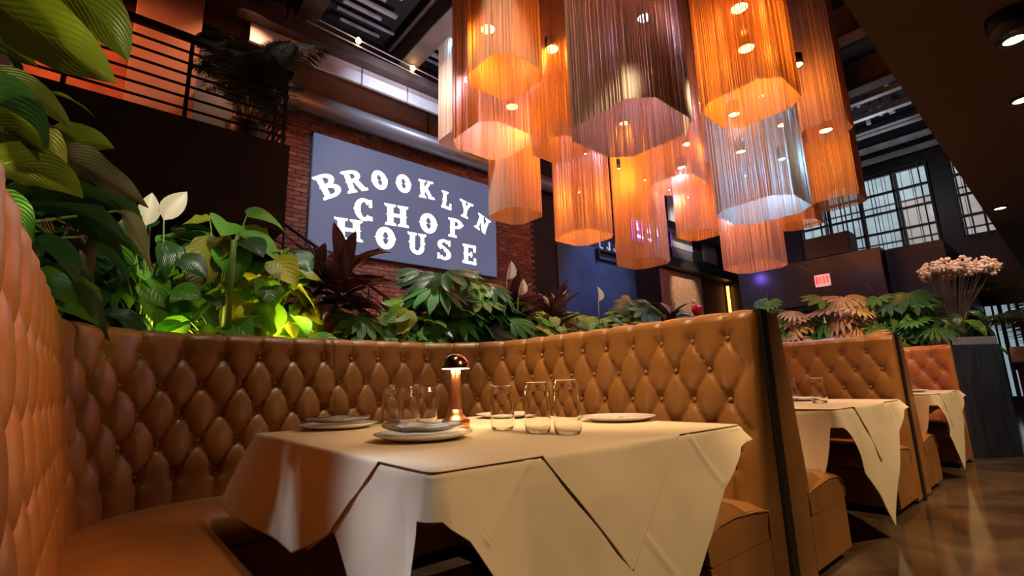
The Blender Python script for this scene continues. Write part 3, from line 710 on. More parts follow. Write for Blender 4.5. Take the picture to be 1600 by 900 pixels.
# stair handrail against the brick wall below the sign
t = thing('stair_railing', 'black stair handrail descending along the brick wall under the sign', 'railing', (3.0, 7.6, 2.0))
a = (1.781, 7.600, 3.544); b = (3.627, 7.600, 2.488); c = (3.772, 7.600, 2.401); d = (4.375, 7.600, 2.397)
MB().tube([a, b, c, d], .028, 6).build('handrail', M['rail'], t)
for k in (1, 2, 3): MB().tube([(a[0], 7.6, a[2]-.17*k), (b[0], 7.6, b[2]-.17*k), (d[0], 7.6, d[2]-.17*k)], .012, 5).build('rail_bar', M['rail'], t)
for f in (.1, .35, .6, .85, 1):
    x = a[0]+(b[0]-a[0])*f; z = a[2]+(b[2]-a[2])*f; MB().tube([(x, 7.6, z), (x, 7.6, 0 if f in (.35, 1) else z-.85)], .018, 6).build('post', M['rail'], t)
lamp('POINT', 'stair_light', (3.9, 7.55, 2.25), (1, .14, .06), 6, size=.05)

# ------------------------------------------------------------------ ceiling clutter
t = thing('round_duct', 'dark round duct running along the brick wall above the sign', 'duct', (9, 7.66, 5.45))
MB().tube([(1.25, 7.66, 5.62), (16.9, 7.66, 5.62)], .17, 14).build('duct_body', M['duct'], t, True)
for x in (1.8, 4.5, 7.2, 10, 13, 16): MB().bar((x, 7.66, 5.75), (x, 7.66, 7.5), .02).build('hanger_rod', M['can'], t)
t = thing('sheet_panel_run', 'row of white sheet panels under the dark ceiling above the sign', 'panel', (4.2, 7.35, 6.1))
for k in range(6): MB().bb(1.2+k*.86, 1.2+k*.86+.835, 7.15, 7.2, 5.98, 6.30).build('panel', M['sheet'], t)
MB().bb(1.0, 6.6, 6.95, 7.15, 6.28, 6.44).build('carrier_beam', M['beam'], t)
for i, x in enumerate((.2, 1.9, 3.7, 5.4, 7.3, 9.3, 11.3)):
    o = MB().bb(x, x+.08, -.5, 7.6, 6.7, 7.2).bb(x-.12, x+.20, -.5, 7.6, 6.66, 6.70).bb(x-.12, x+.20, -.5, 7.6, 7.2, 7.24).build('ceiling_beam', M['beam'])
    tag(o, ['brown steel ceiling beam above the gallery palm', 'brown steel ceiling beam left of the string bulbs', 'brown steel ceiling beam nearest the string bulbs on the right', 'brown steel ceiling beam above the left chain pendants', 'brown steel ceiling beam above the middle chain pendants', 'brown steel ceiling beam above the right chain pendants', 'last brown steel ceiling beam before the grey joists'][i], 'beam', 'ceiling beams')
t = thing('ceiling_decking', 'grey ribbed ceiling slats seen between the brown beams', 'ceiling deck', (3.5, 6, 7.3))
for bay in (0, 1, 2, 3):
    xa = (.5, 2.3, 4.1, 5.8)[bay]; k = 0
    while k < 12:
        y = 5.0+k*.22; wd = rng.uniform(.03, .09); x0 = xa+rng.uniform(0, .3); MB().bb(x0, x0+rng.uniform(.5, 1.1), y, y+wd, 7.26, 7.30).build('slat', M['deck'], t); k += 1
for i, (x, z) in enumerate(((12.4, 7.0), (13.3, 7.0), (14.4, 7.0), (15.5, 7.0), (16.4, 7.0))):
    o = MB().bb(x, x+.05, .6, 4.2, z-.06, z+.06).bb(x-.05, x+.10, .6, 4.2, z-.08, z-.06).build('ceiling_joist', M['joist'])
    tag(o, 'grey steel ceiling joist over the far windows, number %s from the windows' % ['five', 'four', 'three', 'two', 'one'][i], 'joist', 'grey joists over the far windows')
t = thing('joist_bracing', 'grey bits of bracing and hangers between the far ceiling joists', 'bracing', (13, 2.4, 7.1))
for k in range(26):
    x = rng.uniform(11.6, 14.2); y = rng.uniform(1.4, 3.6); MB().bb(x, x+.06, y, y+rng.uniform(.05, .14), 7.1, 7.3).build('hanger', M['joist'], t)
lamp('POINT', 'joist_light', (13.6, 2.4, 6.2), (.9, .92, 1), 30, size=.2)
lamp('SPOT', 'deck_light', (3.4, 5.6, 5.0), (.86, .82, 1), 160, (3.6, 6.6, 7.3), 90, .8)
# string lights
a, b = (1.929, 7.000, 6.712), (4.534, 7.000, 6.575)
for nm, pa, pb, lab in (('light_cable', a, b, 'thin overhead cable carrying the two bare bulbs'), ('light_cable', (a[0], a[1], a[2]-.12), (b[0], b[1], b[2]-.12), 'thin lower cable just below the bulb cable')):
    o = MB().tube([pa, pb], .012, 5).build(nm, M['joist']); tag(o, lab, 'cable')
for p, lab in (((2.762, 7.000, 6.669), 'left glowing bare bulb on the overhead cable'), ((3.783, 7.000, 6.608), 'right glowing bare bulb on the overhead cable')):
    t = thing('string_bulb', lab, 'bulb', p, 'bare bulbs on the cable')
    MB().lathe([(.001, -.07), (.03, -.06), (.045, -.03), (.04, .0), (.02, .03), (.001, .03)], 14, p).build('globe', M['lens_o'], t, True)
    MB().tube([(p[0], p[1], p[2]+.03), (p[0], p[1], p[2]+.12)], .022, 8).build('socket', M['can'], t)
    lamp('POINT', 'bulb_light', (p[0], p[1]-.02, p[2]-.12), (1, .7, .3), 1.5, size=.03)

# ------------------------------------------------------------------ chain pendants
def rrect(ax, ay, ch, step):
    c = [(-ax+ch, -ay), (ax-ch, -ay), (ax, -ay+ch), (ax, ay-ch), (ax-ch, ay), (-ax+ch, ay), (-ax, ay-ch), (-ax, -ay+ch)]
    out = []
    for i in range(8):
        a, b = Vector(c[i]), Vector(c[(i+1) % 8]); k = max(1, round((b-a).length/step))
        for j in range(k): out.append(a + (b-a)*j/k)
    return out
def pendant(bottom, ax, ay, ztop, label, seed, step=.0085, w=.0050, lamps=()):
    t = thing('chain_pendant', label, 'chandelier', bottom, 'hanging chain curtain pendants')
    rg = random.Random(seed); mb = MB(); cx, cy, zb = bottom
    for p in rrect(ax, ay, min(ax, ay)*.38, step):
        x, y = cx+p.x+rg.uniform(-.0015, .0015), cy+p.y+rg.uniform(-.0015, .0015); z0 = zb+rg.uniform(0, .006)
        ww = w*rg.uniform(.8, 1.2); a = rg.uniform(0, 2)
        q = [(x+ww*.577*math.cos(a+k*2.0944), y+ww*.577*math.sin(a+k*2.0944)) for k in range(3)]
        n = len(mb.v); mb.v += [(u, v, z0) for u, v in q] + [(u, v, ztop) for u, v in q]
        mb.f += [(n, n+1, n+4, n+3), (n+1, n+2, n+5, n+4), (n+2, n, n+3, n+5)]
    o = mb.build('chain_strands', M['chain'], t); o['kind'] = 'stuff'
    fr = rrect(ax, ay, min(ax, ay)*.38, 5)
    pts = [(cx+p.x, cy+p.y, ztop) for p in fr]; pts.append(pts[0])
    MB().tube(pts, .02, 6).build('top_frame', M['can'], t)
    for p in fr[::2]: MB().bar((cx+p.x, cy+p.y, ztop), (cx+p.x, cy+p.y, ZC), .012).build('hanger_rod', M['can'], t)
def downlight(p, cool, r, power, label, size=None, angle=150):
    t = thing('hanging_downlight', label, 'lamp', p, 'downlights among the chain pendants')
    MB().lathe([(r*.96, .0), (r*1.1, -.012), (r*1.1, .16), (.001, .17)], 16, p).build('lamp_can', M['can'], t, True)
    MB().lathe([(.001, -.004), (r*.6, -.003), (r*.98, .004)], 16, p).build('lens', M['lens_w' if cool else 'lens_o'], t.children[0], True)
    MB().tube([(p[0], p[1], p[2]+.16), (p[0], p[1], ZC)], .006, 5).build('cord', M['can'], t)
    if power: lamp('POINT', 'downlight_beam', (p[0], p[1], p[2]-.05-r), (ORANGE, VIOLET, ICE)[cool], power*(.30, .19, .50)[cool], size=r)
PEND = (
 ((3.251, 3.815, 4.416), .37, .37, 'orange lit chain pendant at top left, in front of a violet lit one'),
 ((3.798, 4.750, 4.187), .46, .46, 'chain pendant with violet glow at its foot, left of centre'),
 ((4.375, 6.314, 5.040), .34, .34, 'leftmost chain pendant, a pale bluish sliver beside the ceiling panels'),
 ((5.341, 6.073, 3.835), .40, .40, 'orange chain pendant hanging just right of the big sign'),
 ((4.790, 4.423, 4.240), .36, .36, 'orange chain pendant half hidden behind the left side of the biggest one'),
 ((3.081, 2.075, 2.911), .40, .40, 'biggest brown and violet chain pendant in the centre foreground'),
 ((5.551, 4.734, 3.135), .38, .38, 'orange chain pendant ending in front of the blue lit wall'),
 ((7.053, 4.708, 2.936), .38, .38, 'lowest central orange chain pendant in front of the violet screen'),
 ((6.671, 3.698, 3.933), .36, .36, 'violet lit chain pendant just below the biggest one'),
 ((4.865, 1.815, 3.696), .40, .40, 'large orange chain pendant with two lamps at upper right'),
 ((6.303, 2.371, 3.029), .47, .47, 'large pale blue chain pendant right of centre'),
 ((8.342, 2.059, 4.709), .32, .32, 'orange chain pendant at far upper right with its top frame in view'),
 ((10.432, 2.565, 4.150), .40, .40, 'orange chain pendant in front of the far window'),
 ((8.746, 3.544, 2.864), .44, .44, 'low orange chain pendant with a window showing through it'),
 ((9.027, 4.668, 3.800), .36, .36, 'small orange chain pendant between the white panel and the blue one'),
 ((10.782, 3.376, 4.010), .36, .36, 'small orange chain pendant partly hidden behind the pale blue one'),
 ((8.289, 3.894, 5.054), .34, .34, 'violet blue chain pendant behind the gap between the two largest'),
)
for i, (b, ax, ay, lab) in enumerate(PEND):
    pendant(b, ax, ay, 7.35, lab, 40+i, step=.0082 if i not in (5,) else .0068, w=.0062)
LAMPS = (
 ((3.037, 3.851, 4.973), 0, .085, 120, 'amber downlight inside the top left orange pendant'),
 ((3.474, 4.806, 5.025), 1, .095, 150, 'cool downlight inside the violet glowing left pendant'),
 ((4.006, 4.568, 4.707), 0, .085, 120, 'amber downlight in the lower right of the violet glowing left pendant'),
 ((4.100, 6.088, 6.786), 2, .06, 60, 'cool downlight inside the leftmost pendant'),
 ((5.162, 5.795, 5.466), 0, .03, 260, 'tiny amber lamp inside the pendant right of the sign'),
 ((4.534, 4.262, 5.678), 0, .10, 170, 'amber downlight in the gap left of the biggest pendant'),
 ((3.069, 1.849, 3.803), 1, .056, 60, 'bright cool downlight inside the biggest pendant'),
 ((5.170, 3.102, 4.954), 0, .075, 6, 'amber downlight seen through the upper middle of the biggest pendant'),
 ((5.165, 4.349, 5.334), 0, .08, 120, 'amber downlight seen through the left side of the biggest pendant'),
 ((5.326, 4.477, 4.838), 1, .075, 60, 'cool downlight at the lower left edge of the biggest pendant'),
 ((6.531, 3.481, 5.204), 1, .07, 90, 'cool downlight at the right edge of the biggest pendant'),
 ((6.537, 4.518, 5.331), 0, .08, 120, 'upper amber downlight in the foot of the biggest pendant'),
 ((6.857, 4.568, 5.119), 0, .08, 100, 'lower amber downlight in the foot of the biggest pendant'),
 ((6.715, 3.491, 4.569), 0, .08, 70, 'amber downlight inside the violet pendant below the biggest'),
 ((7.038, 3.802, 4.380), 1, .075, 120, 'cool downlight inside the violet pendant below the biggest'),
 ((4.671, 1.720, 4.685), 0, .085, 90, 'upper amber downlight in the large upper right pendant'),
 ((4.771, 1.743, 4.275), 0, .08, 110, 'lower amber downlight in the large upper right pendant'),
 ((7.471, 2.064, 5.484), 0, .08, 100, 'amber downlight between the two upper right orange pendants'),
 ((5.698, 2.325, 4.146), 0, .065, 3, 'amber downlight at the bottom rim of the large upper right pendant'),
 ((6.487, 2.049, 4.159), 0, .07, 3, 'upper amber downlight in the pale blue pendant'),
 ((6.008, 2.424, 3.785), 0, .06, 3, 'middle amber downlight in the pale blue pendant'),
 ((7.452, 2.996, 4.053), 0, .06, 3, 'lower amber downlight in the pale blue pendant'),
 ((6.418, 2.100, 3.682), 2, .045, 170, 'cool downlight in the pale blue pendant'),
 ((9.219, 2.274, 5.118), 0, .10, 190, 'amber downlight at the foot of the far upper right pendant'),
 ((8.301, 3.666, 3.846), 2, .03, 90, 'tiny cool lamp low in the pale blue pendant'),
 ((6.921, 4.444, 4.362), 0, .03, 150, 'tiny amber lamp inside the lowest central pendant'),
 ((8.775, 4.681, 4.568), 0, .03, 130, 'tiny amber lamp inside the small pendant by the white panel'),
 ((8.463, 4.909, 4.718), 1, .03, 70, 'tiny cool lamp left of the small pendant by the white panel'),
 ((6.396, 4.593, 4.484), 0, .03, 60, 'tiny amber lamp below the biggest pendant on the left'),
 ((5.432, 4.497, 4.418), 1, .03, 50, 'tiny cool lamp inside the pendant before the blue lit wall'),
 ((5.421, 4.660, 3.837), 0, .025, 190, 'tiny added amber lamp low inside the pendant before the blue lit wall'),  # lamp added to turn this pendant orange
 ((5.296, 5.146, 4.947), 0, .03, 60, 'tiny amber lamp in the pendant left of the biggest'),
 ((8.602, 3.320, 4.180), 0, .03, 330, 'tiny amber lamp inside the low pendant before the window'),
 ((10.881, 3.046, 4.937), 0, .03, 130, 'tiny amber lamp inside the half hidden right pendant'),
 ((6.131, 2.135, 4.477), 2, .04, 120, 'unseen cool lamp added high inside the pale blue pendant'),  # hidden lamp added to carry the blue up the strands
 ((2.830, 1.921, 4.305), 0, .04, 26, 'unseen amber lamp added high inside the biggest pendant'),  # lamp added above the view to brown the upper strands
 ((8.060, 3.843, 5.992), 1, .05, 160, 'cool lamp inside the violet blue pendant behind the gap'),
)
for p, cool, r, pw, lab in LAMPS: downlight(p, cool, r, pw, lab)

# soffit downlights
for i, (x, y, lab) in enumerate(((4.22, -.04, 'nearest recessed amber downlight in the brown soffit'), (5.26, -.01, 'second recessed amber downlight in the brown soffit'), (8.65, .40, 'small square downlight near the edge of the brown soffit'))):
    t = thing('soffit_downlight', lab, 'lamp', (x, y, 3.0), 'soffit downlights')
    MB().lathe([(.055, 0), (.085, -.001), (.085, -.012), (.055, -.012)], 20, (x, y, 3.0)).build('trim_ring', M['can'], t, True)
    MB().lathe([(.001, -.006), (.056, -.006)], 20, (x, y, 3.0)).build('lens', M['lens_o'], t)
    lamp('SPOT', 'soffit_beam', (x, y, 2.96), WARM, 60, (x, y, 0), 80, .6, .05)
t = thing('soffit_speaker', 'black round speaker can hanging from the brown soffit', 'speaker', (3.90, -.04, 3.0))
MB().lathe([(.001, -.10), (.09, -.10), (.11, -.08), (.11, 0)], 20, (3.90, -.04, 3.0)).build('can_body', M['can'], t, True)
MB().box((3.90, -.04, 2.895), (.03, .03, .012)).build('badge', M['joist'], t)

# ------------------------------------------------------------------ far left wall features
tag(bevel(MB().bb(8.30, 11.45, 7.93, 7.975, 1.5, 4.45).build('blue_lit_panel', M['bluelit_wall']), .01), 'glossy blue lit wall panel right of the brick wall', 'panel')
t = thing('letter_shelf', 'narrow black shelf carrying small pale letters on blue lit panel', 'shelf', (9.9, 7.85, 4.3))
MB().bb(9.72, 11.3, 7.80, 7.93, 4.34, 4.40).build('shelf_board', M['black'], t); MB().bb(9.72, 9.78, 7.80, 7.93, 4.10, 4.34).build('bracket', M['black'], t); MB().bb(9.78, 11.3, 7.86, 7.93, 4.12, 4.16).build('bracket', M['black'], t)
def put_small(text, x, z, w, h):
    for k, ch in enumerate(text):
        mb = MB(); X = x+k*w*1.75
        if ch == 'I': mb.bb(X, X+.04, 7.83, 7.86, z, z+h)
        if ch == 'L': mb.bb(X, X+.04, 7.83, 7.86, z, z+h); mb.bb(X, X+w*.8, 7.83, 7.86, z, z+.05)
        if ch == 'J': mb.bb(X+w*.6, X+w*.6+.05, 7.83, 7.86, z, z+h); mb.bb(X, X+w*.6, 7.83, 7.86, z, z+.05); mb.bb(X, X+.04, 7.83, 7.86, z, z+h*.4)
        if ch == 'A': mb.bar((X, 7.845, z), (X+w*.45, 7.845, z+h), .03, .04); mb.bar((X+w*.9, 7.845, z), (X+w*.45, 7.845, z+h), .03, .04); mb.bb(X+.03, X+w*.8, 7.83, 7.86, z+h*.3, z+h*.3+.03)
        o = mb.build('shelf_letter', M['white']); tag(o, 'small pale letter %s standing on the black shelf, %s from the left' % (ch, ['first', 'second', 'third', 'fourth', 'fifth'][k]), 'letter', 'letters on the black shelf')
put_small('LJJAA', 9.80, 4.402, .17, .25)
t = thing('violet_screen', 'violet led screen with white script lines behind an orange pendant', 'screen', (12.1, 7.9, 5.4))
MB().bb(11.35, 12.95, 7.86, 7.979, 4.98, 5.72).build('panel', M['led'], t)
rg = random.Random(5)
for row, (z, h, x0, x1) in enumerate(((5.54, .12, 11.40, 12.90), (5.28, .20, 11.50, 12.80), (5.05, .09, 11.50, 12.55))):
    x = x0
    while x < x1:
        wd = h*rg.uniform(.35, .6); hh = h*rg.choice((.6, .7, 1.0))
        if rg.random() > .14:
            kk = rg.randrange(3); mb = MB(); th = h*.17
            mb.bb(x, x+th, 7.848, 7.86, z, z+hh)
            if kk != 0: mb.bb(x, x+wd*.8, 7.848, 7.86, z, z+th)
            if kk != 1: mb.bb(x, x+wd*.8, 7.848, 7.86, z+h*.6-th, z+h*.6); mb.bb(x+wd*.8-th, x+wd*.8, 7.848, 7.86, z, z+h*.6)
            mb.build('script_letter', M['ledtext'], t)
        x += wd
tag(bevel(MB().bb(12.75, 15.1, 7.90, 7.975, 2.0, 4.30).build('stone_panel', M['stone']), .01), 'rough lit travertine panel on the dark left wall', 'panel')
tag(MB().bb(12.6, XF, 7.6, 7.975, 4.32, 4.62).build('gallery_ledge', M['black']), 'black ledge running above the travertine panel', 'ledge')
tag(MB().bb(13.55, 14.75, 7.90, 7.97, 5.1, 6.9).build('white_panel', M['white']), 'white wall panel above the black ledge', 'panel')
tag(MB().bb(13.6, 14.7, 7.90, 7.97, 4.66, 5.08).build('pale_curtain', M['ledge']), 'pale grey curtain under the white wall panel', 'curtain')
tag(MB().bb(15.5, 16.4, 7.90, 7.97, 4.9, 5.7).build('grey_panel', M['ledge']), 'grey panel right of the white wall panel', 'panel')
# doorway with orange led strip on far wall
t = thing('lit_doorway', 'salmon door reveal with glowing orange strip below the black ledge', 'doorway', (16.6, 6.9, 2.0))
a = (16.900, 8.322, 4.200); b = (16.900, 7.872, 3.384)
MB().bb(16.85, 16.95, b[1]-.0, min(a[1], 7.9), 0, a[2]).build('reveal', M['tan'], t); MB().bb(16.83, 16.86, b[1]-.06, b[1]+.03, 1.5, a[2]-.02).build('led_strip', M['orangeled'], t)
lamp('POINT', 'doorway_light', (16.5, a[1]-.2, 3.2), (1, .4, .15), 25, size=.1)

# ------------------------------------------------------------------ header wall, bar and exit sign
a = (12.000, 5.287, 3.309); b = (12.000, 2.368, 3.480); c = (12.000, 2.419, 2.395)
t = thing('bar_header', 'dark veined marble header above the far bar', 'header', (12.2, 3.6, 2.5))
bevel(MB().bb(12.0, 12.4, b[1], 5.3, 2.50, 3.52).build('header_body', M['marble'], t), .01)
for k, (y0, z0, y1, z1) in enumerate(((3.9, 3.42, 3.62, 3.2), (2.95, 3.3, 2.6, 3.25), (4.7, 2.65, 4.66, 2.95), (2.72, 2.8, 2.60, 2.62))): MB().bar((11.996, y0, z0), (11.996, y1, z1), .012).build('marble_vein', M['vein'], t)
tag(bevel(MB().bb(12.0, 12.5, 2.86, 3.74, 3.525, 4.0).build('black_box', M['black']), .01), 'black box standing on the marble header', 'box')
tag(MB().bb(12.6, XF-.02, b[1]-.9, b[1]-.01, 2.4, 3.56).build('dark_bulkhead', M['black']), 'black bulkhead right of the marble header', 'bulkhead')
t = thing('exit_sign', 'small lit red EXIT sign on the dark marble header', 'sign', (11.95, 3.48, 3.0))
ea = (11.950, 3.613, 3.146); eb = (11.950, 3.324, 2.877); y0, y1 = eb[1], ea[1]; ez = (ea[2]+eb[2])/2
MB().bb(11.93, 11.99, y0, y1, ez-.14, ez+.12).build('sign_box', M['exit'], t)
def exit_letter(ch, y, z, w, h):      # runs towards -Y
    mb = MB(); T = .03; X0, X1 = 11.918, 11.93
    if ch == 'E':
        mb.bb(X0, X1, y-T, y, z, z+h)
        for zz in (z, z+h/2-T/2, z+h-T): mb.bb(X0, X1, y-w, y, zz, zz+T)
    if ch == 'X': mb.bar((X0+.006, y, z), (X0+.006, y-w, z+h), T, .012); mb.bar((X0+.006, y-w, z), (X0+.006, y, z+h), T, .012)
    if ch == 'I': mb.bb(X0, X1, y-w/2-T/2, y-w/2+T/2, z, z+h)
    if ch == 'T': mb.bb(X0, X1, y-w/2-T/2, y-w/2+T/2, z, z+h); mb.bb(X0, X1, y-w, y, z+h-T, z+h)
    mb.build('letter', M['exitred'], t)
for k, ch in enumerate('EXIT'): exit_letter(ch, y1-.025-k*.067, ez-.08, .052, .15)
bar = thing('back_bar', 'dark far bar counter under the marble header', 'bar', (12.2, 3.5, 0))
MB().bb(12.0, 12.6, 1.6, 6.0, 0, 1.1).build('counter_front', M['marble'], bar); MB().bb(11.9, 12.65, 1.6, 6.0, 1.1, 1.15).build('counter_top', M['black'], bar)
MB().bb(12.9, 13.0, 1.6, 6.0, 1.6, 2.5).build('back_panel', M['black'], bar); MB().bb(12.7, 12.9, 1.6, 6.0, 1.98, 2.0).build('bottle_shelf', M['ledge'], bar)
gb = mat('amber bottle glass', (.30, .10, .03), .15); gw = mat('pale bottle glass', (.5, .5, .45), .15); gr = mat('red bottle glass', (.5, .03, .02), .2)
for k in range(16):
    y = 2.2+k*.16; o = MB().lathe([(.001, 0), (.035, 0), (.037, .01), (.037, .17), (.014, .23), (.013, .30), (.001, .30)], 10, (12.8, y, 2.0)).build('bottle', (gb, gw, gr)[k % 3 if k % 5 else 1], None, True)
    tag(o, '%s bottle on the far bar shelf, %s from the right end' % (('amber', 'pale', 'red')[k % 3 if k % 5 else 1], ['first', 'second', 'third', 'fourth', 'fifth', 'sixth', 'seventh', 'eighth', 'ninth', 'tenth', 'eleventh', 'twelfth', 'thirteenth', 'fourteenth', 'fifteenth', 'sixteenth'][k]), 'bottle', 'bottles on the far bar')
lamp('POINT', 'bar_light', (12.6, 3.4, 2.42), (1, .45, .3), 8, size=.05)
lamp('POINT', 'bar_light', (11.4, 5.0, 3.4), (.25, .15, 1), 14, size=.1)

# ------------------------------------------------------------------ charcoal end panel, planters
t = thing('end_panel', 'charcoal oak end panel with pale grey top at the aisle', 'panel', (8.0, 1.0, 0))
bevel(MB().prism([(7.53, 1.0), (8.0, .63), (8.2, .84), (7.73, 1.21)], .0, 1.25).build('panel_body', M['woodpanel'], t), .006)
bevel(MB().prism([(7.54, 1.01), (8.0, .64), (8.2, .84), (7.74, 1.20)], 1.25, 1.34).build('top_ledge', M['ledge'], t), .006)
def planter(x0, x1, y0, y1, h, label):
    t = thing('planter_box', label, 'planter', ((x0+x1)/2, (y0+y1)/2, 0), 'planters behind the booths')
    mb = MB().bb(x0, x1, y0, y0+.03, 0, h).bb(x0, x1, y1-.03, y1, 0, h).bb(x0, x0+.03, y0+.03, y1-.03, 0, h).bb(x1-.03, x1, y0+.03, y1-.03, 0, h)
    mb.build('planter_wall', M['planter'], t); MB().bb(x0+.03, x1-.03, y0+.03, y1-.03, h-.3, h-.06).build('soil', M['soil'], t)
planter(-.2, 7.4, 3.14, 4.0, 1.16, 'long dark planter behind the booth backs')
planter(-1.1, -.21, .6, 4.0, 1.16, 'dark planter left of the nearest booth')
planter(7.41, 8.12, 1.25, 4.0, 1.16, 'dark planter behind the farthest booth')
# buffet at the right edge
t = thing('side_counter', 'pinkish marble topped counter glowing red below at the right edge', 'counter', (10.2, .3, 0))
a = (10.000, 0.700, 1.252); 
bevel(MB().bb(10.0, 10.8, -1.2, a[1], 1.05, 1.28).build('stone_top', M['stone'], t), .02); MB().bb(10.0, 10.8, -1.2, a[1], .95, 1.05).build('shadow_gap', M['black'], t)
MB().bb(10.05, 10.8, -1.2, a[1]-.03, 0, .95).build('counter_body', mat('red brown lacquer', (.12, .03, .015), .3), t); MB().bb(10.02, 10.05, -1.2, a[1]-.05, .30, .34).build('glow_strip', M['orangeled'], t)
# lower windows behind the counter
w3 = struct(MB().bb(XF-.12, XF-.04, -3, -2.94, .3, 2.6).bb(XF-.12, XF-.04, 1.5, 1.56, .3, 2.6).bb(XF-.12, XF-.04, -3, 1.56, 2.55, 2.6).bb(XF-.12, XF-.04, -3, 1.56, .3, .35).build('window_3', M['black']))
for k in range(6):
    o = MB().bb(XF-.08, XF-.07, -2.94+k*.74, -2.94+(k+1)*.74, .35, 2.55).build('pane', mat('bluish lit pane', (.2, .25, .28), .2, emit=(.42, .55, .62), estr=.5), w3)
for k in range(30): MB().bb(XF-.14, XF-.13, -2.9+k*.15, -2.9+k*.15+rng.uniform(.02, .09), .3, 2.6).build('curtain_strip', M['curtain'], w3)

# ------------------------------------------------------------------ plants
def leaf_mesh(name, outline, m, nseg=8, bend=.5, fold=.18, wave=0, cross=2):
    """blade along +X from 0 to 1, outline(t) = half width; arching down in -Z; UV u across, v along"""
    vs = []; fs = []; uv = []
    for i in range(nseg+1):
        t = i/nseg; hw = outline(t)
        th = bend*t; x = (math.sin(th)/bend if abs(bend) > 1e-3 else t); z = -((1-math.cos(th))/bend if abs(bend) > 1e-3 else 0)
        for j in range(-cross, cross+1):
            f = j/cross; vs.append((x, f*hw, z + abs(f)*hw*fold*2 + wave*hw*math.sin(t*17 + (j > 0)*1.7)*abs(f))); uv.append((.5+.5*f, t))
    k = 2*cross+1
    for i in range(nseg):
        for j in range(k-1): fs.append((i*k+j, i*k+j+1, (i+1)*k+j+1, (i+1)*k+j))
    me = bpy.data.meshes.new(name); me.from_pydata(vs, [], fs); me.materials.append(m)
    ul = me.uv_layers.new(name='UVMap')
    for lp in me.loops: ul.data[lp.index].uv = uv[lp.vertex_index]
    me.polygons.foreach_set('use_smooth', [True]*len(me.polygons)); me.update(); return me
def lobed_mesh(name, lobes, m, inner=.42, split=.1, bend=.25):
    """palmate / split leaf: fan of lobes round the petiole point; lobes = [(angle, length, half width)]"""
    vs = [(0, 0, 0)]; uv = [(.5, .2)]; fs = []
    for a, L_, hw in lobes:
        d = Vector((math.cos(a), math.sin(a))); n = Vector((-d.y, d.x)); b = len(vs)
        for (t, w) in ((inner*.5, .35), (inner, .75), (.66, 1.0), (.86, .62), (1.0, .03)):
            for sgn in (-1, 0, 1):
                p = d*(t*L_) + n*(sgn*w*hw); r = p.length; vs.append((p.x, p.y, -bend*r*r + (.02 if sgn else 0))); uv.append((.5+.5*sgn*w, t))
        fs += [(0, b, b+1), (0, b+1, b+2)]
        for i in range(4):
            for j in range(2): fs.append((b+i*3+j, b+(i+1)*3+j, b+(i+1)*3+j+1, b+i*3+j+1))
    me = bpy.data.meshes.new(name); me.from_pydata(vs, [], fs); me.materials.append(m)
    ul = me.uv_layers.new(name='UVMap')
    for lp in me.loops: ul.data[lp.index].uv = uv[lp.vertex_index]
    me.polygons.foreach_set('use_smooth', [True]*len(me.polygons)); me.update(); return me
heart = lambda t: .46*(math.sin(PI*min(1, (t+.10)/1.10))**.75)*(1-.35*t) if t < 1 else .0
lance = lambda t: .20*math.sin(PI*t**.85)**.9 if 0 < t < 1 else .004
broad = lambda t: .27*math.sin(PI*t**.8)**.85 if 0 < t < 1 else .006
strap = lambda t: (.135*(min(1, t*4+.35))*(1-t**3.2)) if t < 1 else .002
fat = [(math.radians(a), 1-.0022*abs(a), .135) for a in (-120, -84, -54, -26, 0, 26, 54, 84, 120)]
mon = [(math.radians(a), .98-.0026*abs(a), .092) for a in (-140, -115, -92, -70, -50, -31, -14, 0, 14, 31, 50, 70, 92, 115, 140)]
LM = {
 'heart': [leaf_mesh('leaf', heart, M['lf_lime'], 7, b, .15) for b in (.3, .8)] + [leaf_mesh('leaf', heart, M['lf_dark'], 7, .6, .15)],
 'yellow': [leaf_mesh('leaf', heart, M['lf_yellow'], 7, b, .18, .1) for b in (.3, .8)] + [leaf_mesh('leaf', heart, M['lf_lime'], 7, .6, .15)],
 'lily': [leaf_mesh('leaf', lance, M['lf_dark'], 8, b, .2, .08) for b in (.7, 1.2)] + [leaf_mesh('leaf', lance, M['lf_lime'], 8, .9, .2, .08)],
 'broad': [leaf_mesh('leaf', broad, M['lf_lily'], 10, b, .16, .14, 3) for b in (.6, 1.1)] + [leaf_mesh('leaf', broad, M['lf_dark'], 10, .9, .16, .14, 3)],
 'dry': [leaf_mesh('leaf', lance, M['lf_dry'], 10, b, .25, .25, 3) for b in (1.0, 1.6)] + [leaf_mesh('leaf', lance, M['lf_dark'], 10, 1.4, .25, .1, 3)],
 'cordy': [leaf_mesh('leaf', strap, M['lf_red'], 7, b, .3) for b in (.3, .7, 1.1)],
 'fatsia': [lobed_mesh('leaf', fat, M['lf_fatsia'], .50, bend=b) for b in (.2, .5)] + [lobed_mesh('leaf', fat, M['lf_dark'], .42, bend=.4)],
 'mono': [lobed_mesh('leaf', mon, M['lf_fatsia'], .66, bend=b) for b in (.2, .5)],
 'monoc': [lobed_mesh('leaf', mon, M['lf_copper'], .66, bend=b) for b in (.2, .5)],
}
def frame(x_axis, up):
    x = Vector(x_axis).normalized(); y = Vector(up).cross(x)
    if y.length < 1e-4: y = Vector((0, 1, 0)).cross(x)
    y.normalize(); z = x.cross(y); return Matrix((x, y, z)).transposed().to_4x4()
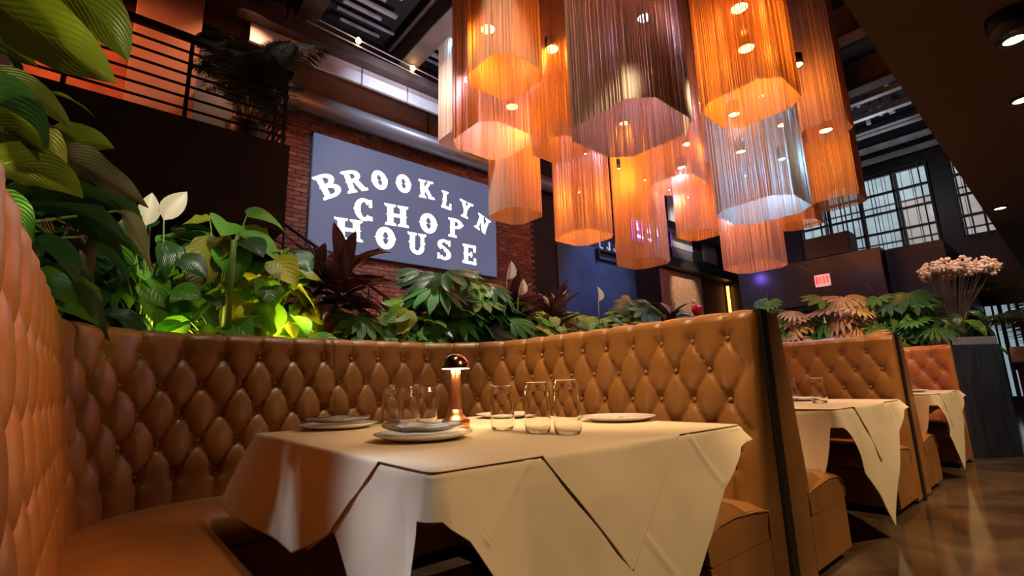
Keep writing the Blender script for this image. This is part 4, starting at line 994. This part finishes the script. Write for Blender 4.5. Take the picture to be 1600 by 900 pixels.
def plant(kind, name, label, base, n, hrange, spread, size, seed, cat='plant', group=None, droop=.0, stemm='stem', mix=None, towards=None, face=None):
    if face is None and kind in ('heart', 'yellow', 'fatsia'): face = (-.25, -.8, .1); size *= 1.22
    t = thing(name, label, cat, base, group); rg = random.Random(seed); st = MB(); b = Vector(base)
    n = int(n*1.55); size *= 1.12
    for i in range(n):
        a = 2*PI*(i*.618 + rg.random()*.15); f = (i+.5)/n; h = hrange[0] + (hrange[1]-hrange[0])*f + rg.uniform(-.05, .05)
        r = spread*(1-.55*f)*rg.uniform(.45, 1.1)
        d = Vector((math.cos(a), math.sin(a), 0))
        if towards is not None: d = (d + Vector(towards)*.3).normalized()
        root = b + d*rg.uniform(0, .04); tip = b + d*r + Vector((0, 0, h))
        s = size*rg.uniform(.7, 1.2)
        if kind == 'cordy':
            tip = b + Vector((0, 0, h)) + d*.015; el = -.25 + 1.35*f + rg.uniform(-.15, .15); ax = d*math.cos(el) + Vector((0, 0, math.sin(el))); up = Vector((0, 0, 1))*math.cos(el) - d*math.sin(el)
        else:
            el = rg.uniform(-.7, .35) - droop; ax = d*math.cos(el) + Vector((0, 0, math.sin(el))); up = Vector((0, 0, 1))*math.cos(el) - d*math.sin(el)
            up = Quaternion(ax, rg.uniform(-.6, .6)) @ up
            if face is not None: up = (up.normalized()*.8 + Vector(face)*rg.uniform(.3, 1.1)).normalized(); ax = (ax - up*ax.dot(up)).normalized()
            mid = b + d*r*.35 + Vector((0, 0, h*.65)); st.tube([root, mid, tip], [.006, .005, .004], 5)
        me = rg.choice(LM[mix] if (mix and rg.random() < .35) else LM[kind])
        link('leaf', me, t, Matrix.Translation(tip) @ frame(ax, up) @ Matrix.Scale(s, 4))
    if kind == 'cordy': st.tube([b, b+Vector((.01, 0, hrange[1]*.5)), b+Vector((0, 0, hrange[1]))], [.016, .013, .008], 7)
    st.build('stems', M[stemm], t, True)
    return t
def spathe(t, base, h, s, seed):
    rg = random.Random(seed); b = Vector(base); tip = b + Vector((rg.uniform(-.05, .05), -.03, h)); MB().tube([b, (b+tip)/2+Vector((.01, 0, 0)), tip], .005, 5).build('flower_stem', M['stem'], t, True)
    me = leaf_mesh('flower', broad, M['spathe'], 8, .4, .5)
    ax = Vector((rg.uniform(-.5, .5), -.3, 1)); link('flower', me, t, Matrix.Translation(tip) @ frame(ax, (0, -1, .2)) @ Matrix.Scale(s, 4))
ZP = 1.10
PL = 0
# lime hearts and lilies, then cordylines, fatsias, along the long planter (left to right)
tt = plant('heart', 'pothos_plant', 'lime heart leaved plant with cream flowers behind the left booth back', (.18, 3.5, ZP), 24, (.15, .85), .30, .17, 11, group='planter plants', mix='lily')
spathe(tt, (.16, 3.45, ZP+.3), .50, .20, 3); spathe(tt, (.24, 3.42, ZP+.3), .54, .22, 8)
plant('lily', 'peace_lily', 'dark leafy plant hiding behind the left booth corner', (-.02, 3.55, ZP), 24, (.1, .65), .30, .30, 12, group='planter plants', droop=.3)
plant('heart', 'pothos_plant', 'tall lime heart leaved plant with a thick pale stalk', (.55, 3.52, ZP), 28, (.15, .98), .30, .21, 13, group='planter plants', mix='yellow')
plant('yellow', 'pothos_plant', 'yellow lit heart leaved plant left of the burgundy plant', (.82, 3.45, ZP), 28, (.1, .66), .32, .17, 14, group='planter plants')
plant('heart', 'pothos_plant', 'green plant with one big upright leaf left of the burgundy plant', (.95, 3.62, ZP), 16, (.3, .85), .22, .22, 15, group='planter plants')
plant('cordy', 'cordyline', 'tall burgundy cordyline in front of the lettered sign', (1.33, 3.5, ZP), 34, (.35, .68), .2, .36, 16, group='burgundy plants', stemm='stemdark')
plant('cordy', 'cordyline', 'second burgundy cordyline stem leaning beside the tall one', (1.20, 3.62, ZP), 20, (.40, .72), .2, .30, 61, group='burgundy plants', stemm='stemdark')
plant('fatsia', 'fatsia', 'dark palmate plant at the foot of the burgundy cordyline', (1.52, 3.38, ZP), 16, (.1, .32), .24, .16, 17, group='planter plants')
plant('yellow', 'pothos_plant', 'bright yellow lit plant below the brick wall', (1.85, 3.42, ZP), 26, (.08, .46), .26, .15, 18, group='planter plants')
plant('fatsia', 'fatsia', 'large palmate leaved plant under the right end of the sign', (2.22, 3.55, ZP), 38, (.15, .80), .38, .21, 19, group='planter plants')
plant('fatsia', 'fatsia', 'palmate leaved plant beside the white spathe flowers', (2.62, 3.5, ZP), 34, (.12, .74), .34, .19, 20, group='planter plants', mix='heart')
tt = plant('lily', 'peace_lily', 'dark peace lily with two white spathes left of the red plant', (2.92, 3.55, ZP), 22, (.15, .60), .30, .28, 21, group='planter plants')
spathe(tt, (2.90, 3.5, ZP+.3), .52, .20, 5); spathe(tt, (2.98, 3.45, ZP+.25), .42, .18, 6)
plant('cordy', 'cordyline', 'burgundy cordyline between white spathes and blue lit panel', (3.10, 3.6, ZP), 30, (.30, .66), .2, .32, 22, group='burgundy plants', stemm='stemdark')
plant('cordy', 'cordyline', 'burgundy cordyline with upright spear leaves before the dark wall', (3.62, 3.55, ZP), 40, (.12, .62), .2, .34, 23, group='burgundy plants', stemm='stemdark')
plant('heart', 'pothos_plant', 'low green plant in front of the right wing of the nearest booth', (3.05, 3.35, ZP), 22, (.08, .38), .30, .17, 24, group='planter plants', mix='yellow')
plant('yellow', 'pothos_plant', 'yellow green plant between the two right burgundy plants', (3.42, 3.4, ZP), 16, (.1, .50), .20, .15, 25, group='planter plants')
tt = plant('lily', 'peace_lily', 'peace lily with one peach spathe before the blue lit panel', (4.25, 3.5, ZP), 24, (.15, .55), .30, .26, 26, group='planter plants', mix='heart')
spathe(tt, (4.2, 3.45, ZP+.3), .42, .17, 9)
plant('heart', 'pothos_plant', 'green leafy plant behind the middle of the right wing', (3.95, 3.45, ZP), 24, (.1, .50), .28, .17, 27, group='planter plants', mix='fatsia')
plant('fatsia', 'fatsia', 'pale palmate plant standing high before the dark doorway', (5.15, 3.55, ZP), 22, (.25, .78), .30, .20, 28, group='planter plants')
plant('heart', 'pothos_plant', 'low green plant under the pale palmate plant', (4.75, 3.5, ZP), 24, (.1, .55), .30, .18, 29, group='planter plants', mix='lily')
plant('cordy', 'cordyline', 'small reddish cordyline in front of the travertine panel', (5.85, 3.55, ZP), 26, (.35, .70), .2, .30, 30, group='burgundy plants', stemm='stemdark')
plant('heart', 'pothos_plant', 'bright green plant beside the red bloom near the booth top', (6.35, 3.5, ZP), 24, (.2, .75), .30, .19, 31, group='planter plants', mix='fatsia')
plant('lily', 'peace_lily', 'glossy plant behind the high corner of the nearest booth', (6.9, 3.5, ZP), 24, (.2, .75), .30, .28, 32, group='planter plants')
for k, x in enumerate((-.1, .4, .85, 1.6, 2.1, 2.6, 3.3, 4.3)):
    plant('lily', 'peace_lily', 'dark glossy backdrop plant behind the %s' % ['left booth corner', 'cream flowers and lime leaves', 'yellow lit heart leaves', 'foot of the tall cordyline', 'bright yellow plant below the bricks', 'right end of the sign', 'burgundy plants on the right', 'peach spathe'][k], (x, 3.82, ZP), 20, (.1, .50), .32, .30, 130+k, group='dark backdrop plants', droop=.2)
# red bloom
t = thing('red_bloom', 'glossy red and white bloom peeking over the booth top', 'flower', (6.1, 3.3, 1.7))
MB().lathe([(.001, -.09), (.05, -.07), (.08, 0), (.06, .06), (.001, .09)], 10, (6.12, 3.3, 1.86)).build('blossom', mat('red petal', (.6, .02, .03), .25), t, True); MB().tube([(6.12, 3.3, 1.10), (6.12, 3.3, 1.80)], .008, 5).build('flower_stem', M['stem'], t)
MB().lathe([(.001, .0), (.03, .01), (.02, .06), (.001, .07)], 8, (6.02, 3.28, 1.93)).build('petal', M['spathe'], t, True)
# monsteras behind the farthest booth
for k, (x, y, z1, n, kind, lab) in enumerate(((7.75, 2.95, .92, 9, 'mono', 'silvery green split leaf plant at left of the copper toned one'), (7.68, 2.62, .74, 9, 'monoc', 'copper toned split leaf plant next to the first booth divider'), (7.85, 2.3, .90, 9, 'mono', 'green split leaf plant below the exit sign'), (7.7, 1.98, .92, 10, 'monoc', 'tall copper toned split leaf plant in the middle of the row'), (7.8, 1.62, .88, 9, 'mono', 'green split leaf plant behind the farthest booth'), (7.85, 1.36, .80, 9, 'mono', 'rightmost green split leaf plant next to the charcoal panel'))):
    plant(kind, 'monstera', lab, (x, y, ZP), n, (.28, z1+.02), .34, .28, 70+k, group='split leaf plants', towards=(-.6, -.3, 0), mix='fatsia' if kind == 'mono' else None, face=(-.5, -.3, .5))
for k in range(5):
    plant('fatsia', 'fatsia', ['low dark palmate plant under the silvery split leaf plant', 'low dark palmate plant under the left copper toned plant', 'low dark palmate plant under the exit sign plants', 'low dark palmate plant under the tall copper toned plant', 'low dark palmate plant beside the charcoal panel'][k], (7.75, 3.0-k*.4, ZP), 9, (.12, .45), .3, .17, 90+k, group='low plants behind the farthest booth', towards=(-.4, 0, 0))
# big foreground plant on the left
t = thing('broad_leaf_plant', 'big broad leaved plant arching over the left booth wing', 'plant', (-.5, 2.1, 1.1))
def bigleaf(a, b, c, width, m, tilt=0, nseg=14, name='leaf', wave=.10, outline=broad):
    """leaf along the quadratic curve a-b-c; tilt rolls the blade about its length"""
    a, b, c = Vector(a), Vector(b), Vector(c); vs = []; fs = []; uv = []; cross = 4
    for i in range(nseg+1):
        s = i/nseg; p = a*(1-s)**2 + b*2*s*(1-s) + c*s*s; tg = ((b-a)*(1-s)+(c-b)*s).normalized()
        side = tg.cross(Vector((0, 0, 1))); side.normalize(); nr = side.cross(tg); q = Quaternion(tg, tilt); side = q @ side; nr = q @ nr
        hw = outline(s)/.27*width
        for j in range(-cross, cross+1):
            f = j/cross; vs.append(p + side*f*hw + nr*(abs(f)*hw*.28 + wave*hw*math.sin(s*15+(j > 0)*2)*f*f)); uv.append((.5+.5*f, s))
    k = 2*cross+1
    for i in range(nseg):
        for j in range(k-1): fs.append((i*k+j, i*k+j+1, (i+1)*k+j+1, (i+1)*k+j))
    me = bpy.data.meshes.new(name); me.from_pydata([tuple(v) for v in vs], [], fs); me.materials.append(m); ul = me.uv_layers.new(name='UVMap')
    for lp in me.loops: ul.data[lp.index].uv = uv[lp.vertex_index]
    me.polygons.foreach_set('use_smooth', [True]*len(me.polygons)); me.update(); return link(name, me, t)
BL = (
 ((-0.459, 2.133, 2.226), (-0.267, 2.059, 2.137), (-0.054, 2.104, 2.038), .125, 'lf_lily', -.75),
 ((-0.409, 2.403, 2.568), (-0.160, 2.274, 2.505), (-0.035, 2.359, 2.286), .12, 'lf_lily', -.9),
 ((-0.549, 2.636, 2.396), (-0.445, 2.567, 2.319), (-0.315, 2.603, 2.270), .06, 'lf_lily', -.5),
 ((-0.415, 2.215, 2.028), (-0.331, 2.148, 2.112), (-0.314, 2.263, 2.027), .05, 'lf_dark', .6),
 ((-0.401, 2.095, 1.931), (-0.264, 2.101, 1.972), (-0.153, 2.234, 1.872), .055, 'lf_lily', -1.0),
 ((-0.335, 2.414, 2.033), (-0.219, 2.362, 2.107), (-0.108, 2.422, 2.028), .04, 'lf_lily', .5),
 ((-0.409, 2.063, 1.824), (-0.306, 2.024, 1.889), (-0.198, 2.108, 1.731), .10, 'lf_dark', -.9),
 ((-0.397, 2.137, 1.757), (-0.296, 2.041, 1.792), (-0.198, 2.050, 1.697), .07, 'lf_lily', -.9),
 ((-0.257, 2.643, 1.932), (-0.165, 2.544, 2.007), (-0.042, 2.580, 1.983), .085, 'lf_lily', -.8),
 ((-0.269, 2.272, 1.850), (-0.213, 2.215, 1.880), (-0.151, 2.279, 1.691), .045, 'lf_yellow', -1.2),
 ((-0.245, 2.511, 1.882), (-0.130, 2.481, 1.878), (0.100, 2.526, 1.725), .085, 'lf_dry', -.8),
 ((-0.339, 2.119, 1.638), (-0.214, 2.063, 1.697), (-0.095, 2.123, 1.593), .085, 'lf_lily', -.9),
 ((-0.330, 2.446, 1.641), (-0.186, 2.362, 1.749), (0.011, 2.356, 1.640), .075, 'lf_dark', -.8),
 ((-0.296, 2.616, 1.651), (-0.137, 2.517, 1.765), (0.086, 2.591, 1.522), .075, 'lf_dark', -.9),
 ((-0.248, 2.706, 1.661), (-0.075, 2.539, 1.732), (0.082, 2.695, 1.398), .06, 'lf_dark', -1.0),
 ((-0.009, 2.746, 1.753), (0.068, 2.680, 1.750), (0.158, 2.809, 1.481), .045, 'lf_dry', -1.1),
 ((-0.169, 2.779, 1.640), (-0.092, 2.721, 1.610), (-0.056, 2.887, 1.371), .05, 'lf_dry', -1.0),
 ((-0.103, 2.730, 1.610), (-0.033, 2.685, 1.554), (-0.112, 2.961, 1.273), .05, 'lf_dry', -.8),
 ((-0.293, 2.583, 1.512), (-0.189, 2.551, 1.549), (-0.098, 2.648, 1.397), .07, 'lf_dark', -.9),
 ((-0.225, 2.742, 1.453), (-0.107, 2.705, 1.462), (0.037, 2.861, 1.169), .075, 'lf_dark', -.9),
 ((-0.185, 2.857, 1.396), (-0.075, 2.842, 1.348), (0.013, 2.915, 1.042), .055, 'lf_dark', -.7),
 ((-0.271, 2.767, 1.506), (-0.211, 2.716, 1.504), (-0.140, 2.704, 1.321), .05, 'lf_dry', -.8),
 ((-0.317, 2.011, 1.464), (-0.261, 2.011, 1.537), (-0.185, 2.049, 1.400), .07, 'lf_dark', -.9),
 ((-0.152, 2.845, 1.843), (0.004, 2.836, 1.879), (0.109, 2.919, 1.731), .07, 'lf_dark', -.7),
 ((-0.420, 2.899, 2.001), (-0.301, 2.933, 1.990), (-0.143, 2.859, 1.758), .11, 'lf_dark', -.8),
 ((-0.351, 3.121, 1.951), (-0.166, 3.103, 1.926), (0.072, 3.128, 1.572), .12, 'lf_dark', -.8),
 ((-0.378, 3.191, 1.773), (-0.187, 3.187, 1.679), (0.050, 3.215, 1.314), .12, 'lf_dark', -.8),
 ((-0.503, 3.045, 2.225), (-0.367, 2.937, 2.192), (-0.228, 3.033, 1.887), .12, 'lf_dark', -.8),
)
lance27 = lambda t: .27*math.sin(PI*t**.9)**1.25 if 0 < t < 1 else .004
stm = MB(); hub = Vector((-.55, 2.0, 1.05))
for k, (a, b, c, wd, m_, tl) in enumerate(BL):
    bigleaf(a, b, c, wd*(.85 if k > 2 else 1), M[m_], tl, outline=broad if k < 12 else lance27, wave=.22 if m_ == 'lf_dry' else .10)
    av = Vector(a); hb = hub + Vector((rng.uniform(-.1, .05), rng.uniform(-.4, .4), 0)); stm.tube([hb, (hb+av)/2 + Vector((-.05, 0, .1)), av], [.010, .008, .005], 6)
stm.build('stems', M['stem'], t, True)
plant('lily', 'peace_lily', 'dark undergrowth plant below the big broad leaves', (-.42, 2.75, ZP), 34, (.15, .8), .32, .30, 51, group='planter plants', droop=.3, mix='dry')
plant('lily', 'peace_lily', 'drooping dark plant spilling over the left booth corner', (-.25, 3.25, ZP), 30, (.15, .7), .30, .30, 52, group='planter plants', droop=.4, mix='dry')
# tall pale stalk
o = MB().tube([(0.552, 3.200, 1.241), (0.543, 3.170, 1.529), (0.542, 3.140, 1.813)], [.026, .022, .014], 10).build('stalk', M['stem'], None, True); tag(o, 'thick pale green bare stalk rising above the left booth back', 'stalk')
o = MB().tube([(0.622, 3.250, 1.310), (0.792, 3.300, 1.496), (0.981, 3.400, 1.706)], [.011, .009, .006], 8).build('stalk', M['stem'], None, True); tag(o, 'thin pale green stalk slanting up to the right', 'stalk')
# planter uplights
for i, (x, y, c_, pw, lab) in enumerate(((.90, 3.30, (1, .72, .10), 9, 'small yellow uplight left of the burgundy cordyline'), (.28, 3.30, (1, .75, .15), 4, 'small yellow uplight among the left lime plants'), (1.88, 3.28, (1, .75, .10), 8, 'small yellow uplight below the brick wall'), (3.45, 3.26, (1, .7, .15), 4, 'small yellow uplight between the right burgundy plants'), (2.4, 3.26, (1, .8, .3), 3, 'small yellow uplight below the palmate plants'), (7.5, 2.2, (1, .6, .2), 6, 'small amber uplight behind the farthest booth'), (-.30, 1.95, (1, .82, .22), 16, 'small yellow uplight below the big broad leaves'))):
    t = thing('planter_uplight', lab, 'lamp', (x, y, 1.10), 'planter uplights')
    MB().lathe([(.001, 0), (.03, 0), (.035, .05), (.03, .055)], 12, (x, y, 1.10)).build('lamp_can', M['can'], t, True)
    MB().lathe([(.001, .05), (.030, .05)], 12, (x, y, 1.10)).build('lens', M['lens_o'], t.children[0])
    lamp('SPOT', 'uplight_beam', (x, y, 1.165), c_, pw*4, (x+.02, y+.12, 2.2) if x > -.2 else (-.12, 1.55, 2.2), 150 if x > -.2 else 85, .7, .03)

# palm in a pot on the gallery, dark palm and flowers at the right
def palm(base, n, L_, label, seed, group=None, rise=.9, m='lf_palm', pot=True, nm='areca_palm'):
    t = thing(nm, label, 'palm', base, group); rg = random.Random(seed); b = Vector(base)
    if pot:
        MB().lathe([(.001, 0), (.17, 0), (.21, .04), (.24, .32), (.22, .34), (.20, .30), (.001, .29)], 20, base).build('pot', M['black'], t, True); b = b + Vector((0, 0, .3))
    for i in range(n):
        a = 2*PI*(i*.618+rg.random()*.1); d = Vector((math.cos(a), math.sin(a), 0)); h = L_*rise*rg.uniform(.6, 1.1); r = L_*rg.uniform(.35, .8)
        p0, p1, p2 = b, b + d*r*.25 + Vector((0, 0, h)), b + d*r + Vector((0, 0, h*rg.uniform(.65, 1.0)))
        mb = MB(); pts = []
        for k in range(13): s = k/12; pts.append(p0*(1-s)**2 + p1*2*s*(1-s) + p2*s*s)
        mb.tube(pts[::2], [.010, .009, .008, .006, .005, .004, .003], 4)
        side = d.cross(Vector((0, 0, 1)))
        for k in range(15, 72):
            s = k/72*.98; p = p0*(1-s)**2 + p1*2*s*(1-s) + p2*s*s; tg = ((p1-p0)*(1-s)+(p2-p1)*s).normalized()
            ll = L_*.30*math.sin(PI*min(1, .15+s*.8))
            for sg in (-1, 1):
                e = p + side*sg*ll*.8 + tg*ll*.55 + Vector((0, 0, -ll*.35+rg.uniform(-.02, .02))); w_ = tg*.010
                n0 = len(mb.v); mid = (p+e)/2 + Vector((0, 0, ll*.12)); mb.v += [tuple(p), tuple(mid-w_), tuple(e), tuple(mid+w_)]; mb.f.append((n0, n0+1, n0+2, n0+3))
        mb.build('frond', M[m], t)
p = (1.046, 6.550, 4.449); palm((p[0]+.1, 6.5, 3.94), 18, 1.4, 'potted areca palm behind the balcony railing', 3)
palm((10.0, -.05, .0), 16, 1.9, 'dark palm behind the white blossoms at the right edge', 8, rise=1.15)
t = thing('flower_stand', 'tall spray of dusty white blossoms right of the split leaf plants', 'flowers', (9.3, 1.1, 0))
MB().lathe([(.001, 0), (.16, 0), (.20, .10), (.14, .75), (.10, 1.2), (.12, 1.25)], 20, (9.3, 1.12, 0)).build('vase', M['black'], t, True)
rg = random.Random(12); st = MB(); bl = []
for k in range(34):
    f = k/33; x = 9.3+rg.uniform(-.25, .25); y = 1.36-f*.76; z = 2.32 + .12*math.sin(f*PI) + rg.uniform(-.08, .07) + (.07 if f < .2 else 0)
    bl.append((x, y, z)); st.tube([(9.3, 1.12, 1.2), (9.3+(x-9.3)*.3, 1.12+(y-1.12)*.35, 1.85), (x, y, z)], .004, 4)
st.build('stems', M['stemdark'], t)
def tuft(seed):
    rg = random.Random(seed); mb = MB()
    for k in range(26):
        d = Vector((rg.gauss(0, 1), rg.gauss(0, 1), rg.gauss(0, 1))).normalized(); c = d*rg.uniform(.045, .085); r = rg.uniform(.018, .030)
        mb.add([c+Vector((r, 0, 0)), c+Vector((-r, 0, 0)), c+Vector((0, r, 0)), c+Vector((0, -r, 0)), c+Vector((0, 0, r)), c+Vector((0, 0, -r))], [(0, 2, 4), (2, 1, 4), (1, 3, 4), (3, 0, 4), (2, 0, 5), (1, 2, 5), (3, 1, 5), (0, 3, 5)])
    return mb.mesh('blossom', M['petal'])
tf = [tuft(i) for i in range(4)]
for i, p in enumerate(bl): link('blossom', tf[i % 4], t, Matrix.Translation(p) @ Matrix.Rotation(i, 4, 'Z'))
plant('lily', 'peace_lily', 'dark foliage bunch under the dusty white blossoms', (9.25, 1.1, 1.25), 18, (.1, .55), .25, .3, 210, droop=.2)
lamp('SPOT', 'flower_spot', (8.2, .6, 2.95), (1, .72, .5), 45, (9.3, 1.1, 2.3), 60, .6)
